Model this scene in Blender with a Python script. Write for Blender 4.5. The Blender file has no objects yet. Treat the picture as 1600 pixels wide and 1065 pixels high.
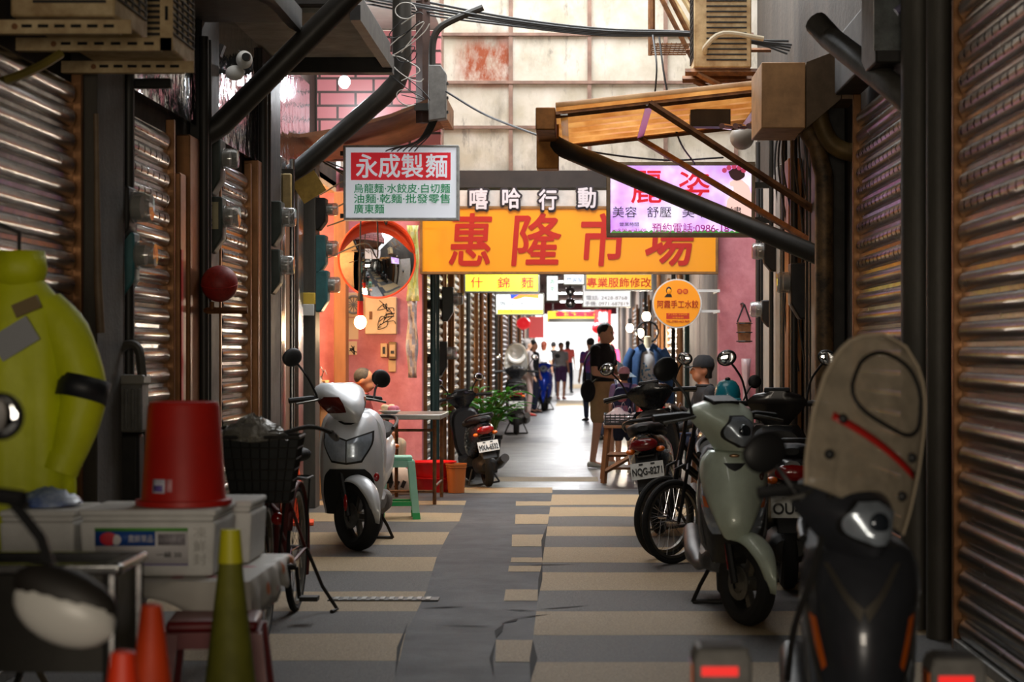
import bpy, bmesh, math, random
from mathutils import Vector as V, Matrix as MX
random.seed(7)
PI = math.pi
R = math.radians
SC = bpy.context.scene
COL = SC.collection

# ------------------------------------------------------------------ camera, light, exposure
FPX, VX, VY, CH = 3111.0, 905.0, 550.0, 1.35      # focal length in px, vanishing point, camera height
cam = bpy.data.cameras.new('camera')
cam.sensor_width = 36.0
cam.lens = FPX / 1600 * 36
cam.shift_x = -(VX - 800) / 1600
cam.shift_y = (VY - 532.5) / 1600
cam.clip_end = 300
cam.dof.use_dof = True
cam.dof.focus_distance = 14.8
cam.dof.aperture_fstop = 3.2
co = bpy.data.objects.new('camera', cam)
COL.objects.link(co)
co.location = (0, 0, CH)
co.rotation_euler = (PI / 2, 0, 0)
SC.camera = co
vs = SC.view_settings
vs.view_transform = 'Standard'
vs.look = 'None'
vs.gamma = 1
vs.use_curve_mapping = False
vs.exposure = 0.66

w = bpy.data.worlds.new('overcast_sky')
SC.world = w
w.use_nodes = True
bg = w.node_tree.nodes['Background']
bg.inputs[0].default_value = (1.0, 0.97, 0.95, 1)
bg.inputs[1].default_value = 1.35


def lamp(name, kind, loc, energy, color, size=None, rot=(0, 0, 0), size_y=None):
    d = bpy.data.lights.new(name, kind)
    d.energy = energy
    d.color = color
    if kind == 'AREA':
        d.size = size
        if size_y:
            d.shape = 'RECTANGLE'
            d.size_y = size_y
    elif size is not None and kind != 'SUN':
        d.shadow_soft_size = size
    o = bpy.data.objects.new(name, d)
    COL.objects.link(o)
    o.location = loc
    o.rotation_euler = rot
    return o


# daylight falling through the gap between the roofs, before the market gate
lamp('daylight_gap', 'AREA', (-0.3, 17.6, 6.2), 300, (0.93, 0.97, 1.0), 3.6, (0, 0, 0), 4.2)
# daylight through the narrow slot between the awnings over the near part of the lane
lamp('daylight_slot', 'AREA', (-0.3, 9.5, 3.73), 4, (1.0, 0.9, 0.76), 0.22, (0, 0, 0), 4.5)
# fill lamp added behind the camera, tilted up toward brackets and duct
lamp('front_fill', 'AREA', (-0.2, -2.2, 1.7), 105, (1.0, 0.87, 0.70), 2.6, (R(100), 0, 0), 1.5)

# ------------------------------------------------------------------ helpers


def P(px, py, d):
    return V(((px - VX) * d / FPX, d, CH - (py - VY) * d / FPX))


def G(px, py):                      # ground point seen at that pixel
    return P(px, py, FPX * CH / (py - VY))


def lin(c):
    f = lambda u: u / 12.92 if u <= 0.04045 else ((u + 0.055) / 1.055) ** 2.4
    return tuple(f(x / 255.0) for x in c) + (1,)


MATS = {}


def mat(name, c, rough=0.5, metal=0.0, noise=0.0, nscale=8.0, c2=None, bump=0.0, bscale=40.0, emit=0.0, ecol=None, alpha=1.0, trans=0.0, coat=0.0, streak=False, transl=0.0, spec=None):
    if name in MATS:
        return MATS[name]
    m = bpy.data.materials.new(name)
    m.use_nodes = True
    nt = m.node_tree
    b = nt.nodes['Principled BSDF']
    L = nt.links
    col = lin(c)
    b.inputs['Base Color'].default_value = col
    b.inputs['Roughness'].default_value = rough
    b.inputs['Metallic'].default_value = metal
    b.inputs['Alpha'].default_value = alpha
    b.inputs['Transmission Weight'].default_value = trans
    b.inputs['Coat Weight'].default_value = coat
    if spec is not None:
        b.inputs['Specular IOR Level'].default_value = spec
    tc = nt.nodes.new('ShaderNodeTexCoord')
    if noise > 0 or c2:
        n = nt.nodes.new('ShaderNodeTexNoise')
        n.inputs['Scale'].default_value = nscale
        n.inputs['Detail'].default_value = 6
        n.inputs['Roughness'].default_value = 0.65
        if streak:
            mp = nt.nodes.new('ShaderNodeMapping')
            mp.inputs['Scale'].default_value = (1, 1, 0.18)
            L.new(tc.outputs['Object'], mp.inputs[0])
            L.new(mp.outputs[0], n.inputs[0])
        else:
            L.new(tc.outputs['Object'], n.inputs[0])
        rp = nt.nodes.new('ShaderNodeValToRGB')
        rp.color_ramp.elements[0].position = 0.36
        rp.color_ramp.elements[1].position = 0.66
        d = lin(c2) if c2 else tuple(x * (1 - noise) for x in col[:3]) + (1,)
        rp.color_ramp.elements[0].color = d
        rp.color_ramp.elements[1].color = col
        L.new(n.outputs[0], rp.inputs[0])
        L.new(rp.outputs[0], b.inputs['Base Color'])
        rr = nt.nodes.new('ShaderNodeMapRange')
        rr.inputs[3].default_value = min(1, rough + 0.18)
        rr.inputs[4].default_value = max(0.03, rough - 0.05)
        L.new(n.outputs[0], rr.inputs[0])
        L.new(rr.outputs[0], b.inputs['Roughness'])
    if bump > 0:
        n2 = nt.nodes.new('ShaderNodeTexNoise')
        n2.inputs['Scale'].default_value = bscale
        n2.inputs['Detail'].default_value = 4
        L.new(tc.outputs['Object'], n2.inputs[0])
        bp = nt.nodes.new('ShaderNodeBump')
        bp.inputs['Strength'].default_value = bump
        bp.inputs['Distance'].default_value = 0.02
        L.new(n2.outputs[0], bp.inputs['Height'])
        L.new(bp.outputs[0], b.inputs['Normal'])
    if emit > 0:
        b.inputs['Emission Color'].default_value = lin(ecol or c)
        b.inputs['Emission Strength'].default_value = emit
    if transl > 0:
        t = nt.nodes.new('ShaderNodeBsdfTranslucent')
        t.inputs[0].default_value = col
        if noise > 0 or c2:
            L.new(rp.outputs[0], t.inputs[0])
        mx = nt.nodes.new('ShaderNodeMixShader')
        mx.inputs[0].default_value = transl
        L.new(b.outputs[0], mx.inputs[1])
        L.new(t.outputs[0], mx.inputs[2])
        L.new(mx.outputs[0], nt.nodes['Material Output'].inputs[0])
    MATS[name] = m
    return m


def cr(pts, n=4):                   # Catmull-Rom through points
    pts = [V(p) for p in pts]
    if len(pts) < 3:
        return pts
    out = []
    for i in range(len(pts) - 1):
        p0 = pts[i - 1] if i else pts[0] * 2 - pts[1]
        p1, p2 = pts[i], pts[i + 1]
        p3 = pts[i + 2] if i + 2 < len(pts) else p2 * 2 - p1
        for k in range(n):
            t = k / n
            out.append(0.5 * ((2 * p1) + (p2 - p0) * t + (2 * p0 - 5 * p1 + 4 * p2 - p3) * t * t + (3 * p1 - p0 - 3 * p2 + p3) * t ** 3))
    out.append(pts[-1])
    return out


def lerp(tab, z):                   # rows (z, a, b, ...) -> smooth interpolated (a, b, ...)
    if z <= tab[0][0]:
        return tab[0][1:]
    for r0, r1 in zip(tab, tab[1:]):
        if z <= r1[0]:
            t = (z - r0[0]) / (r1[0] - r0[0])
            return tuple(a + (b - a) * t for a, b in zip(r0[1:], r1[1:]))
    return tab[-1][1:]


class MB:
    def __init__(s):
        s.v, s.f, s.m = [], [], []

    def add(s, vs_, fs, m=0):
        o = len(s.v)
        s.v += [V(p) for p in vs_]
        s.f += [tuple(i + o for i in f) for f in fs]
        s.m += [m] * len(fs)
        return s

    def box(s, x0, x1, y0, y1, z0, z1, m=0):
        return s.add([(x, y, z) for x in (x0, x1) for y in (y0, y1) for z in (z0, z1)],
                     [(0, 1, 3, 2), (4, 6, 7, 5), (0, 4, 5, 1), (2, 3, 7, 6), (0, 2, 6, 4), (1, 5, 7, 3)], m)

    def obox(s, c, sz, M=None, m=0):
        a, b, d = (x / 2 for x in sz)
        M = (MX.Translation(c) @ (M or MX()))
        t = MB().box(-a, a, -b, b, -d, d)
        return s.add([M @ p for p in t.v], t.f, m)

    def tube(s, pts, r, n=8, m=0, caps=True, sm=0, flat=1.0):
        pts = cr(pts, sm) if sm else [V(p) for p in pts]
        k = len(pts)
        rs = r if isinstance(r, (list, tuple)) else [r] * k
        if len(rs) != k:
            rs = [rs[0] + (rs[-1] - rs[0]) * i / (k - 1) if len(rs) == 2 else lerp([(j / (len(rs) - 1), q) for j, q in enumerate(rs)], i / (k - 1))[0] for i in range(k)]
        t0 = (pts[1] - pts[0]).normalized()
        up = V((0, 0, 1)) if abs(t0.z) < 0.9 else V((1, 0, 0))
        nn = (up - t0 * up.dot(t0)).normalized()
        rings = []
        for i, p in enumerate(pts):
            t = (pts[min(i + 1, k - 1)] - pts[max(i - 1, 0)]).normalized()
            nn = (nn - t * nn.dot(t)).normalized()
            b = t.cross(nn)
            rings.append([p + (nn * math.cos(a) * flat + b * math.sin(a)) * rs[i] for a in [2 * PI * j / n for j in range(n)]])
        return s.loft(rings, caps, m)

    def loft(s, rings, caps=True, m=0):
        n = len(rings[0])
        vs_ = [p for r in rings for p in r]
        fs = [(i * n + j, i * n + (j + 1) % n, (i + 1) * n + (j + 1) % n, (i + 1) * n + j) for i in range(len(rings) - 1) for j in range(n)]
        if caps:
            fs += [tuple(range(n))[::-1], tuple(range((len(rings) - 1) * n, len(rings) * n))]
        return s.add(vs_, fs, m)

    def lathe(s, prof, n=20, M=None, m=0, closed=False):
        M = M or MX()
        rings = [[M @ V((r * math.cos(2 * PI * j / n), r * math.sin(2 * PI * j / n), h)) for j in range(n)] for r, h in prof]
        if closed:
            rings.append(rings[0])
        return s.loft(rings, not closed, m)

    def ell(s, c, rx, ry, rz, n=16, k=10, M=None, m=0):
        M = MX.Translation(c) @ (M or MX())
        rings = []
        for i in range(k + 1):
            a = PI * i / k
            q = max(math.sin(a), 0.012)
            rings.append([M @ V((rx * q * math.cos(2 * PI * j / n), ry * q * math.sin(2 * PI * j / n), -rz * math.cos(a))) for j in range(n)])
        return s.loft(rings, True, m)

    def cap(s, a, b, ra, rb, n=12):   # rounded, tapered limb
        a, b = V(a), V(b)
        d = (b - a).normalized()
        pts = [a - d * ra * 0.9, a - d * ra * 0.55, a, a + (b - a) * .5, b, b + d * rb * .55, b + d * rb * .9]
        return s.tube(pts, [ra * .4, ra * .82, ra, (ra + rb) / 2, rb, rb * .82, rb * .4], n)

    def grid(s, rows, m=0):
        n = len(rows[0])
        return s.add([p for r in rows for p in r], [(i * n + j, i * n + j + 1, (i + 1) * n + j + 1, (i + 1) * n + j) for i in range(len(rows) - 1) for j in range(n - 1)], m)

    def prism(s, pts, M, d, m=0):
        n = len(pts)
        vs_ = [M @ V((p[0], p[1], 0)) for p in pts] + [M @ V((p[0], p[1], d)) for p in pts]
        return s.add(vs_, [tuple(range(n))[::-1], tuple(range(n, 2 * n))] + [(i, (i + 1) % n, n + (i + 1) % n, n + i) for i in range(n)], m)

    def torus(s, c, Rr, r, M=None, n=32, k=8, a0=0, a1=2 * PI, m=0, ry=None):
        M = MX.Translation(c) @ (M or MX())
        full = abs(a1 - a0 - 2 * PI) < 1e-6
        rings = []
        for i in range(n + 1):
            a = a0 + (a1 - a0) * i / n
            rings.append([M @ V(((Rr + r * math.cos(2 * PI * j / k)) * math.cos(a), (Rr + r * math.cos(2 * PI * j / k)) * math.sin(a), (ry or r) * math.sin(2 * PI * j / k))) for j in range(k)])
        return s.loft(rings, not full, m)

    def xf(s, M):
        s.v = [M @ p for p in s.v]
        return s

    def obj(s, name, mats, parent=None, smooth=35, bevel=0, solid=0, sub=0, remesh=0, off=0.0, label=None):
        me = bpy.data.meshes.new(name)
        me.from_pydata([tuple(p) for p in s.v], [], s.f)
        mats = mats if isinstance(mats, (list, tuple)) else [mats]
        for q in mats:
            me.materials.append(q)
        if len(mats) > 1:
            me.polygons.foreach_set('material_index', s.m)
        bm = bmesh.new()
        bm.from_mesh(me)
        bmesh.ops.remove_doubles(bm, verts=bm.verts, dist=1e-5)
        bmesh.ops.recalc_face_normals(bm, faces=bm.faces)
        bm.to_mesh(me)
        bm.free()
        if smooth:
            me.polygons.foreach_set('use_smooth', [True] * len(me.polygons))
            me.set_sharp_from_angle(angle=R(smooth))
        o = bpy.data.objects.new(name, me)
        COL.objects.link(o)
        if parent:
            o.parent = parent
        if solid:
            q = o.modifiers.new('thick', 'SOLIDIFY')
            q.thickness = solid
            q.offset = off
        if bevel:
            q = o.modifiers.new('round', 'BEVEL')
            q.width = bevel
            q.segments = 2
            q.limit_method = 'ANGLE'
        if remesh:
            q = o.modifiers.new('skin', 'REMESH')
            q.mode = 'VOXEL'
            q.voxel_size = remesh
            q.use_smooth_shade = True
            q = o.modifiers.new('soft', 'SMOOTH')
            q.iterations = 4
        if sub:
            q = o.modifiers.new('fine', 'SUBSURF')
            q.levels = q.render_levels = sub
        if label:
            o['label'] = label
        return o


def tag(o, label=None, cat=None, group=None, kind=None):
    if label:
        o['label'] = label
    if cat:
        o['category'] = cat
    if group:
        o['group'] = group
    if kind:
        o['kind'] = kind
    return o


def thing(name, label, cat, loc=(0, 0, 0), rz=0.0, group=None, scale=1.0):
    o = bpy.data.objects.new(name, None)
    COL.objects.link(o)
    o.location = loc
    o.rotation_euler = (0, 0, rz)
    o.scale = (scale,) * 3
    o.empty_display_size = 0.1
    return tag(o, label, cat, group)


def struct(mb, name, m, **k):
    return tag(mb.obj(name, m, **k), kind='structure')


def copy_tree(o, parent=None):
    c = o.copy()
    COL.objects.link(c)
    if parent:
        c.parent = parent
    for ch in list(o.children):
        copy_tree(ch, c)
    return c


FACE = MX.Rotation(PI / 2, 4, 'X')    # local XY plane -> faces the camera (-Y)


def text(s, size, m, parent, loc, M=None, bold=0.0, depth=0.003, w=None, h=None, name='lettering', align='CENTER', shear=0.0, spacing=1.0):
    cu = bpy.data.curves.new('t', 'FONT')
    cu.body = s
    cu.size = size
    cu.extrude = depth
    cu.shear = shear
    cu.space_character = spacing
    cu.align_x = 'LEFT'
    o = bpy.data.objects.new('t', cu)
    COL.objects.link(o)
    dg = bpy.context.evaluated_depsgraph_get()
    dg.update()
    me = bpy.data.meshes.new_from_object(o.evaluated_get(dg))
    bpy.data.objects.remove(o)
    bpy.data.curves.remove(cu)
    xs = [v.co.x for v in me.vertices]
    ys = [v.co.y for v in me.vertices]
    if not xs:
        return None
    cx, cy = (min(xs) + max(xs)) / 2, (min(ys) + max(ys)) / 2
    if align == 'LEFT':
        cx = min(xs)
    sx = w / (max(xs) - min(xs)) if w else 1
    sy = h / (max(ys) - min(ys)) if h else (1 if not w else min(sx, 1.6))
    A = MX.Translation(loc) @ (M or FACE)
    for v in me.vertices:
        v.co = V(((v.co.x - cx) * sx, (v.co.y - cy) * sy, v.co.z))
    if bold > 0:                     # thicker strokes: the glyph laid over itself round a small circle
        bm = bmesh.new()
        for i in range(9):
            a = 2 * PI * i / 8
            r = bold * (0 if i == 8 else 1)
            n0 = len(bm.verts)
            bm.from_mesh(me)
            bm.verts.ensure_lookup_table()
            for v in bm.verts[n0:]:
                v.co += V((r * sx * math.cos(a), r * sy * math.sin(a), i * .00012))
        bm.to_mesh(me)
        bm.free()
    me.transform(A)
    me.name = name
    me.materials.clear()
    me.materials.append(m)
    ob = bpy.data.objects.new(name, me)
    COL.objects.link(ob)
    if parent:
        ob.parent = parent
    return ob


# ------------------------------------------------------------------ materials
BLK = mat('black_plastic', (26, 26, 27), .45, noise=.3, nscale=30)
RUB = mat('tyre_rubber', (22, 22, 22), .8, bump=.2, bscale=90)
CHR = mat('chrome', (200, 200, 205), .14, 1.0)
ALU = mat('dull_alloy', (140, 138, 132), .4, .9, noise=.3, nscale=20)
STEEL = mat('stainless', (165, 165, 165), .25, 1.0, bump=.12, bscale=9)
SLAT = mat('shutter_steel', (84, 80, 74), .17, .95, noise=.5, nscale=7, bump=.1, bscale=14)
RAILM = mat('rail_bronze', (150, 105, 68), .34, .75, noise=.3, nscale=5)
DARK = mat('dark_paint', (40, 36, 32), .5, .2, noise=.4, nscale=9)
DARKW = mat('sooty_wall', (62, 52, 42), .8, noise=.5, nscale=3, bump=.3, bscale=22, streak=True)
PINK = mat('pink_plaster', (208, 134, 140), .75, noise=.22, nscale=5, bump=.15, bscale=18, c2=(184, 108, 116))
WHITE = mat('white_plastic', (225, 224, 218), .4, noise=.12, nscale=9)
FOAM = mat('white_foam', (232, 231, 228), .85, noise=.1, nscale=14, bump=.15, bscale=140)
REDP = mat('red_plastic', (196, 32, 20), .42, noise=.15, nscale=6)
MIRR = mat('mirror_glass', (230, 232, 236), .03, 1.0)
REDL = mat('red_lens', (150, 14, 14), .18, coat=.6)
AMB = mat('amber_lens', (235, 110, 20), .2, coat=.6)
CLR = mat('clear_lens', (186, 198, 212), .14, .45, coat=1.0, noise=.25, nscale=22)
GLASS = mat('meter_glass', (170, 172, 168), .08, .1, alpha=.55, coat=.5)
PIPE = mat('grey_pipe', (86, 82, 74), .5, .1, noise=.4, nscale=6, bump=.1, streak=True)
PIPED = mat('dark_pipe', (52, 49, 44), .42, .2, noise=.4, nscale=6, streak=True)
RUSTB = mat('brown_steel', (128, 84, 46), .5, .4, noise=.5, nscale=11, c2=(78, 46, 24))
CREAMM = mat('cream_enamel', (206, 182, 138), .5, noise=.3, nscale=8, c2=(160, 130, 88))
WOODM = mat('brown_wood', (122, 78, 42), .55, noise=.45, nscale=9, streak=True)
GREY = mat('grey_enamel', (118, 116, 112), .5, .1, noise=.35, nscale=12)
TEAL = mat('teal_enamel', (52, 108, 112), .45, noise=.3, nscale=10)
GRN = mat('dark_green_enamel', (52, 60, 52), .5, noise=.3, nscale=10)
INK = mat('black_ink', (28, 26, 26), .6)
WIRE = mat('black_cable', (24, 23, 22), .6)
WIRW = mat('white_cable', (190, 186, 178), .6)
SEAT = mat('seat_vinyl', (24, 24, 25), .68, bump=.15, bscale=80)
ORANGE = mat('orange_rubber', (238, 76, 24), .5, noise=.12, nscale=8)
SKIN = mat('skin', (224, 172, 140), .55, noise=.08, nscale=20)
SKIND = mat('tan_skin', (186, 126, 94), .55, noise=.08, nscale=20)
HAIR = mat('black_hair', (24, 20, 18), .5, bump=.5, bscale=120)
# ------------------------------------------------------------------ the setting
XL, XR, DG = -2.4, 1.75, 20.0       # wall planes of the lane, depth of the market gate


def zr(x, y):
    return (460 + x / 2, 740 + y / 2)


fl = MB()
fl.add([(-3.8, -4, 0), (2.4, -4, 0), (2.4, 19.55, 0), (-3.8, 19.55, 0)], [(0, 1, 2, 3)], 0)
fl.add([(-3.8, 19.55, 0.0), (2.4, 19.55, 0.0), (2.4, 76, 0.0), (-3.8, 76, 0.0)], [(0, 1, 2, 3)], 2)
fl.add([(-30, 76, 0.0), (30, 76, 0.0), (30, 160, 0.0), (-30, 160, 0.0)], [(0, 1, 2, 3)], 2)
fl.add([(-3.8, -4, -.2), (2.4, -4, -.2), (2.4, 76, -.2), (-3.8, 76, -.2)], [(0, 1, 2, 3)], 2)
EL = [(22, 805), (85, 537), (150, 515), (185, 483), (260, 445), (360, 415), (415, 395), (465, 355), (650, 313), (760, 290)]
TLx = [(60, 694), (90, 692), (155, 690), (190, 680), (270, 678), (290, 670), (395, 655), (515, 630), (640, 626), (760, 620)]
TRx = [(60, 806), (155, 792), (190, 785), (277, 775), (310, 768), (395, 760), (520, 745), (640, 740), (760, 734)]


def strip(xa, xb, ya, yb, m, z=0.002, wob=0.0):
    ps = []
    n = 6
    for i in range(n + 1):
        t = i / n
        x = xa(ya) + (xb(ya) - xa(ya)) * t
        ps.append(G(*zr(x, ya + random.uniform(-wob, wob))))
    for i in range(n, -1, -1):
        t = i / n
        x = xa(yb) + (xb(yb) - xa(yb)) * t
        ps.append(G(*zr(x, yb + random.uniform(-wob, wob))))
    n2 = len(ps)
    fl.add([(p.x, p.y, z) for p in ps], [(i, i + 1, n2 - 2 - i, n2 - 1 - i) for i in range(n)], m)


def wallx(xw):
    return lambda y: (905 + xw * FPX / (FPX * CH / (740 + y / 2 - 550)) - 460) * 2


eL = lambda y: lerp(EL, y)[0]
tL = lambda y: lerp(TLx, y)[0]
tR = lambda y: lerp(TRx, y)[0]
wL, wR = wallx(XL - .2), wallx(XR + .1)
for a, b in ((85, 98), (122, 150), (183, 222), (260, 305), (368, 430), (500, 585), (660, 740)):
    strip(wL, eL, a, b, 1, wob=.8)
for a, b in ((98, 122), (150, 183), (222, 260), (305, 368), (430, 500), (585, 660)):
    strip(wL, eL, a, b, 3, wob=.0, z=.0015)
for a, b in ((86, 100), (127, 157), (190, 227), (262, 277), (288, 306), (362, 397), (520, 588)):
    strip(tL, tR, a, b, 1, wob=.5)
for a, b in ((65, 98), (105, 133), (165, 195), (230, 278), (308, 365), (430, 505), (590, 660)):
    strip(tR, wR, a, b, 1, wob=.8)
for a, b in ((98, 105), (133, 165), (195, 230), (278, 308), (365, 430), (505, 590)):
    strip(tR, wR, a, b, 3, z=.0015)
strip(wL, lambda y: 806, 43, 60, 1)
for x0, y0, x1, y1 in ((390, 421, 540, 415), (650, 425, 760, 428), (760, 425, 930, 412), (440, 474, 632, 477), (640, 470, 700, 452), (700, 452, 800, 440), (640, 288, 900, 284), (355, 465, 315, 640), (630, 515, 655, 470), (625, 640, 630, 520), (745, 520, 738, 650), (775, 277, 760, 395), (792, 155, 775, 277)):
    a, b = G(*zr(x0, y0)), G(*zr(x1, y1))
    d = (b - a).normalized()
    s = V((-d.y, d.x, 0)) * random.uniform(.008, .022)
    mid = (a + b) / 2 + V((random.uniform(-.02, .02), random.uniform(-.02, .02), 0))
    q = [a, mid + s, b, mid - s]
    fl.add([(p.x, p.y, .004) for p in q], [(0, 1, 2, 3)], 4)
# bands of the market floor beyond the threshold
for (ya, yb, x0, x1, m) in ((641, 664, -1.6, 1.4, 5), (683, 692, -1.6, 1.4, 5), (612, 628, .1, 1.0, 5), (600, 607, -.4, .6, 1), (625, 634, -.6, .5, 1), (745, 752, -.9, .2, 1), (756, 763, .0, 1.4, 5)):
    d0, d1 = FPX * CH / (yb - 550), FPX * CH / (ya - 550)
    fl.add([(x0, d0, .002), (x1, d0, .002), (x1, d1, .002), (x0, d1, .002)], [(0, 1, 2, 3)], m)
FLD = mat('asphalt', (66, 66, 69), .62, noise=.35, nscale=3, bump=.5, bscale=160)
FLC = mat('cream_pavement', (180, 156, 116), .6, nscale=110, c2=(124, 104, 74), bump=.5, bscale=170)
FLP = mat('pebble_grey', (100, 96, 90), .6, nscale=120, c2=(46, 44, 42), bump=.5, bscale=170)
FLK = mat('market_concrete', (104, 101, 98), .28, noise=.4, nscale=2.5, bump=.25, bscale=30)
FLB = mat('market_dark_band', (58, 55, 54), .3, noise=.3, nscale=3)
CRK = mat('crack_dirt', (22, 20, 18), .9)
struct(fl, 'floor', [FLD, FLC, FLK, FLP, CRK, FLB], smooth=0)

b = MB()
b.box(XL - .25, XL - .04, -4, 17.6, 0, 6.2).box(XL - .25, XL - .04, 17.6, DG, 3.0, 6.2)
struct(b, 'wall_left', DARKW, smooth=0)
struct(MB().box(XR + .04, XR + .25, -4, DG + .2, 0, 6.2), 'wall_right', DARKW, smooth=0)
struct(MB().box(XL - .3, XR + .3, -4.2, -4, 0, 5.0), 'wall_back_blocker', DARKW, smooth=0)  # unseen wall added behind the camera to keep outside light off the foreground
b = MB()
b.box(XL - .3, -.42, -4.2, 12.2, 3.75, 3.9).box(-.18, XR + .3, -4.2, 12.2, 3.75, 3.9).box(-.42, -.18, -4.2, 7.2, 3.75, 3.9)
struct(b, 'ceiling', DARK, smooth=0)  # unseen near roof, set low with a narrow slot to shade the near floor
# noodle shop interior, open to the lane
b = MB()
b.box(-4.4, -4.3, 17.5, 20.2, 0, 3.0).box(-4.4, XL - .04, 17.5, 17.6, 0, 3.0).box(-4.4, XL - .04, 17.6, 20.1, 2.95, 3.05)
struct(b, 'wall_shop', mat('shop_wall', (222, 186, 140), .7, noise=.2, nscale=4), smooth=0)
# the pink gate walls facing the lane
struct(MB().box(-4.3, -1.58, DG, DG + .2, 0, 3.2), 'wall_gate_left', PINK, smooth=0)
struct(MB().box(1.4, XR + .04, DG, DG + .2, 0, 3.2), 'wall_gate_right', PINK, smooth=0)
struct(MB().box(XL, XR, DG - .05, DG + .2, 3.0, 3.17), 'trim_1', mat('gate_beam', (46, 34, 26), .6, noise=.4, nscale=5), smooth=0)
# the stained panel wall above the gate
SHEET = mat('stained_sheet', (226, 218, 206), .6, nscale=2.2, c2=(196, 186, 166), transl=.45)
nt = SHEET.node_tree
tc = [n for n in nt.nodes if n.type == 'TEX_COORD'][0]
rp = [n for n in nt.nodes if n.type == 'VALTORGB'][0]


def stain(mapscale, scale, lo, hi, col, prev, loc=(0, 0, 0)):
    mp = nt.nodes.new('ShaderNodeMapping')
    mp.inputs['Scale'].default_value = mapscale
    mp.inputs['Location'].default_value = loc
    nn = nt.nodes.new('ShaderNodeTexNoise')
    nn.inputs['Scale'].default_value = scale
    nn.inputs['Detail'].default_value = 9
    nn.inputs['Roughness'].default_value = .7
    rr = nt.nodes.new('ShaderNodeMapRange')
    rr.inputs[1].default_value = lo
    rr.inputs[2].default_value = hi
    mx = nt.nodes.new('ShaderNodeMix')
    mx.data_type = 'RGBA'
    mx.inputs[7].default_value = lin(col)
    nt.links.new(tc.outputs['Object'], mp.inputs[0])
    nt.links.new(mp.outputs[0], nn.inputs[0])
    nt.links.new(nn.outputs[0], rr.inputs[0])
    nt.links.new(rr.outputs[0], mx.inputs[0])
    nt.links.new(prev, mx.inputs[6])
    return mx.outputs[2], rr


o1, _ = stain((1, 1, .35), 3.0, .52, .74, (150, 140, 124), rp.outputs[0])
o2, _ = stain((1, 1, .3), 11, .58, .78, (112, 104, 96), o1, (3, 0, 1))
o3, r3 = stain((1, 1, .45), 7, .36, .56, (160, 80, 44), o2, (7, 0, 3))
# the rust patch sits on one panel only
sep = nt.nodes.new('ShaderNodeSeparateXYZ')
nt.links.new(tc.outputs['Object'], sep.inputs[0])
prev = r3.outputs[0]
for ax, lo, hi, inv in ((0, -1.28, -1.12, 0), (0, -.71, -.66, 1), (2, 3.98, 4.1, 0), (2, 4.40, 4.6, 1)):
    r = nt.nodes.new('ShaderNodeMapRange')
    r.inputs[1].default_value = lo
    r.inputs[2].default_value = hi
    if inv:
        r.inputs[3].default_value, r.inputs[4].default_value = 1, 0
    nt.links.new(sep.outputs[ax], r.inputs[0])
    mu = nt.nodes.new('ShaderNodeMath')
    mu.operation = 'MULTIPLY'
    nt.links.new(prev, mu.inputs[0])
    nt.links.new(r.outputs[0], mu.inputs[1])
    prev = mu.outputs[0]
mixr = [l.to_node for l in r3.outputs[0].links if l.to_node.type == 'MIX'][0]
nt.links.new(prev, mixr.inputs[0])
for nd in nt.nodes:
    if nd.type in ('BSDF_PRINCIPLED', 'BSDF_TRANSLUCENT'):
        nt.links.new(o3, nd.inputs[0])
struct(MB().box(XL, XR + .04, DG + .02, DG + .05, 3.17, 6.4), 'wall_panel', SHEET, smooth=0)
b = MB()
for px in (690, 798, 921, 1040, 1150):
    x = (px - VX) * DG / FPX
    b.box(x - .02, x + .02, DG - .02, DG + .02, 3.17, 6.4)
for py in (54, 129, 199, 269, -20, -90):
    z = CH - (py - VY) * DG / FPX
    b.box(XL, XR, DG - .03, DG + .02, z - .015, z + .015)
struct(b, 'trim_2', mat('panel_bars', (134, 104, 88), .6, .2, noise=.4, nscale=8), smooth=0)

# the market corridor
ML, MR, DE = -1.62, 1.42, 75.0
struct(MB().box(ML - .15, ML - .03, DG + .2, DE, 0, 3.3), 'wall_market_left', mat('market_wall', (140, 120, 104), .7, noise=.4, nscale=2), smooth=0)
struct(MB().box(MR + .03, MR + .15, DG + .2, DE, 0, 3.3), 'wall_market_right', MATS['market_wall'], smooth=0)
struct(MB().box(ML - .15, MR + .15, DG + .2, DE, 3.2, 3.3), 'ceiling_market', mat('market_ceiling', (110, 92, 92), .7, noise=.3, nscale=2), smooth=0)
struct(MB().box(ML, MR, DE - .1, DE, 2.78, 3.2), 'trim_3', mat('mauve_lintel', (150, 72, 92), .7), smooth=0)

SLOTM = mat('slot_hole', (12, 11, 10), .9)




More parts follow.
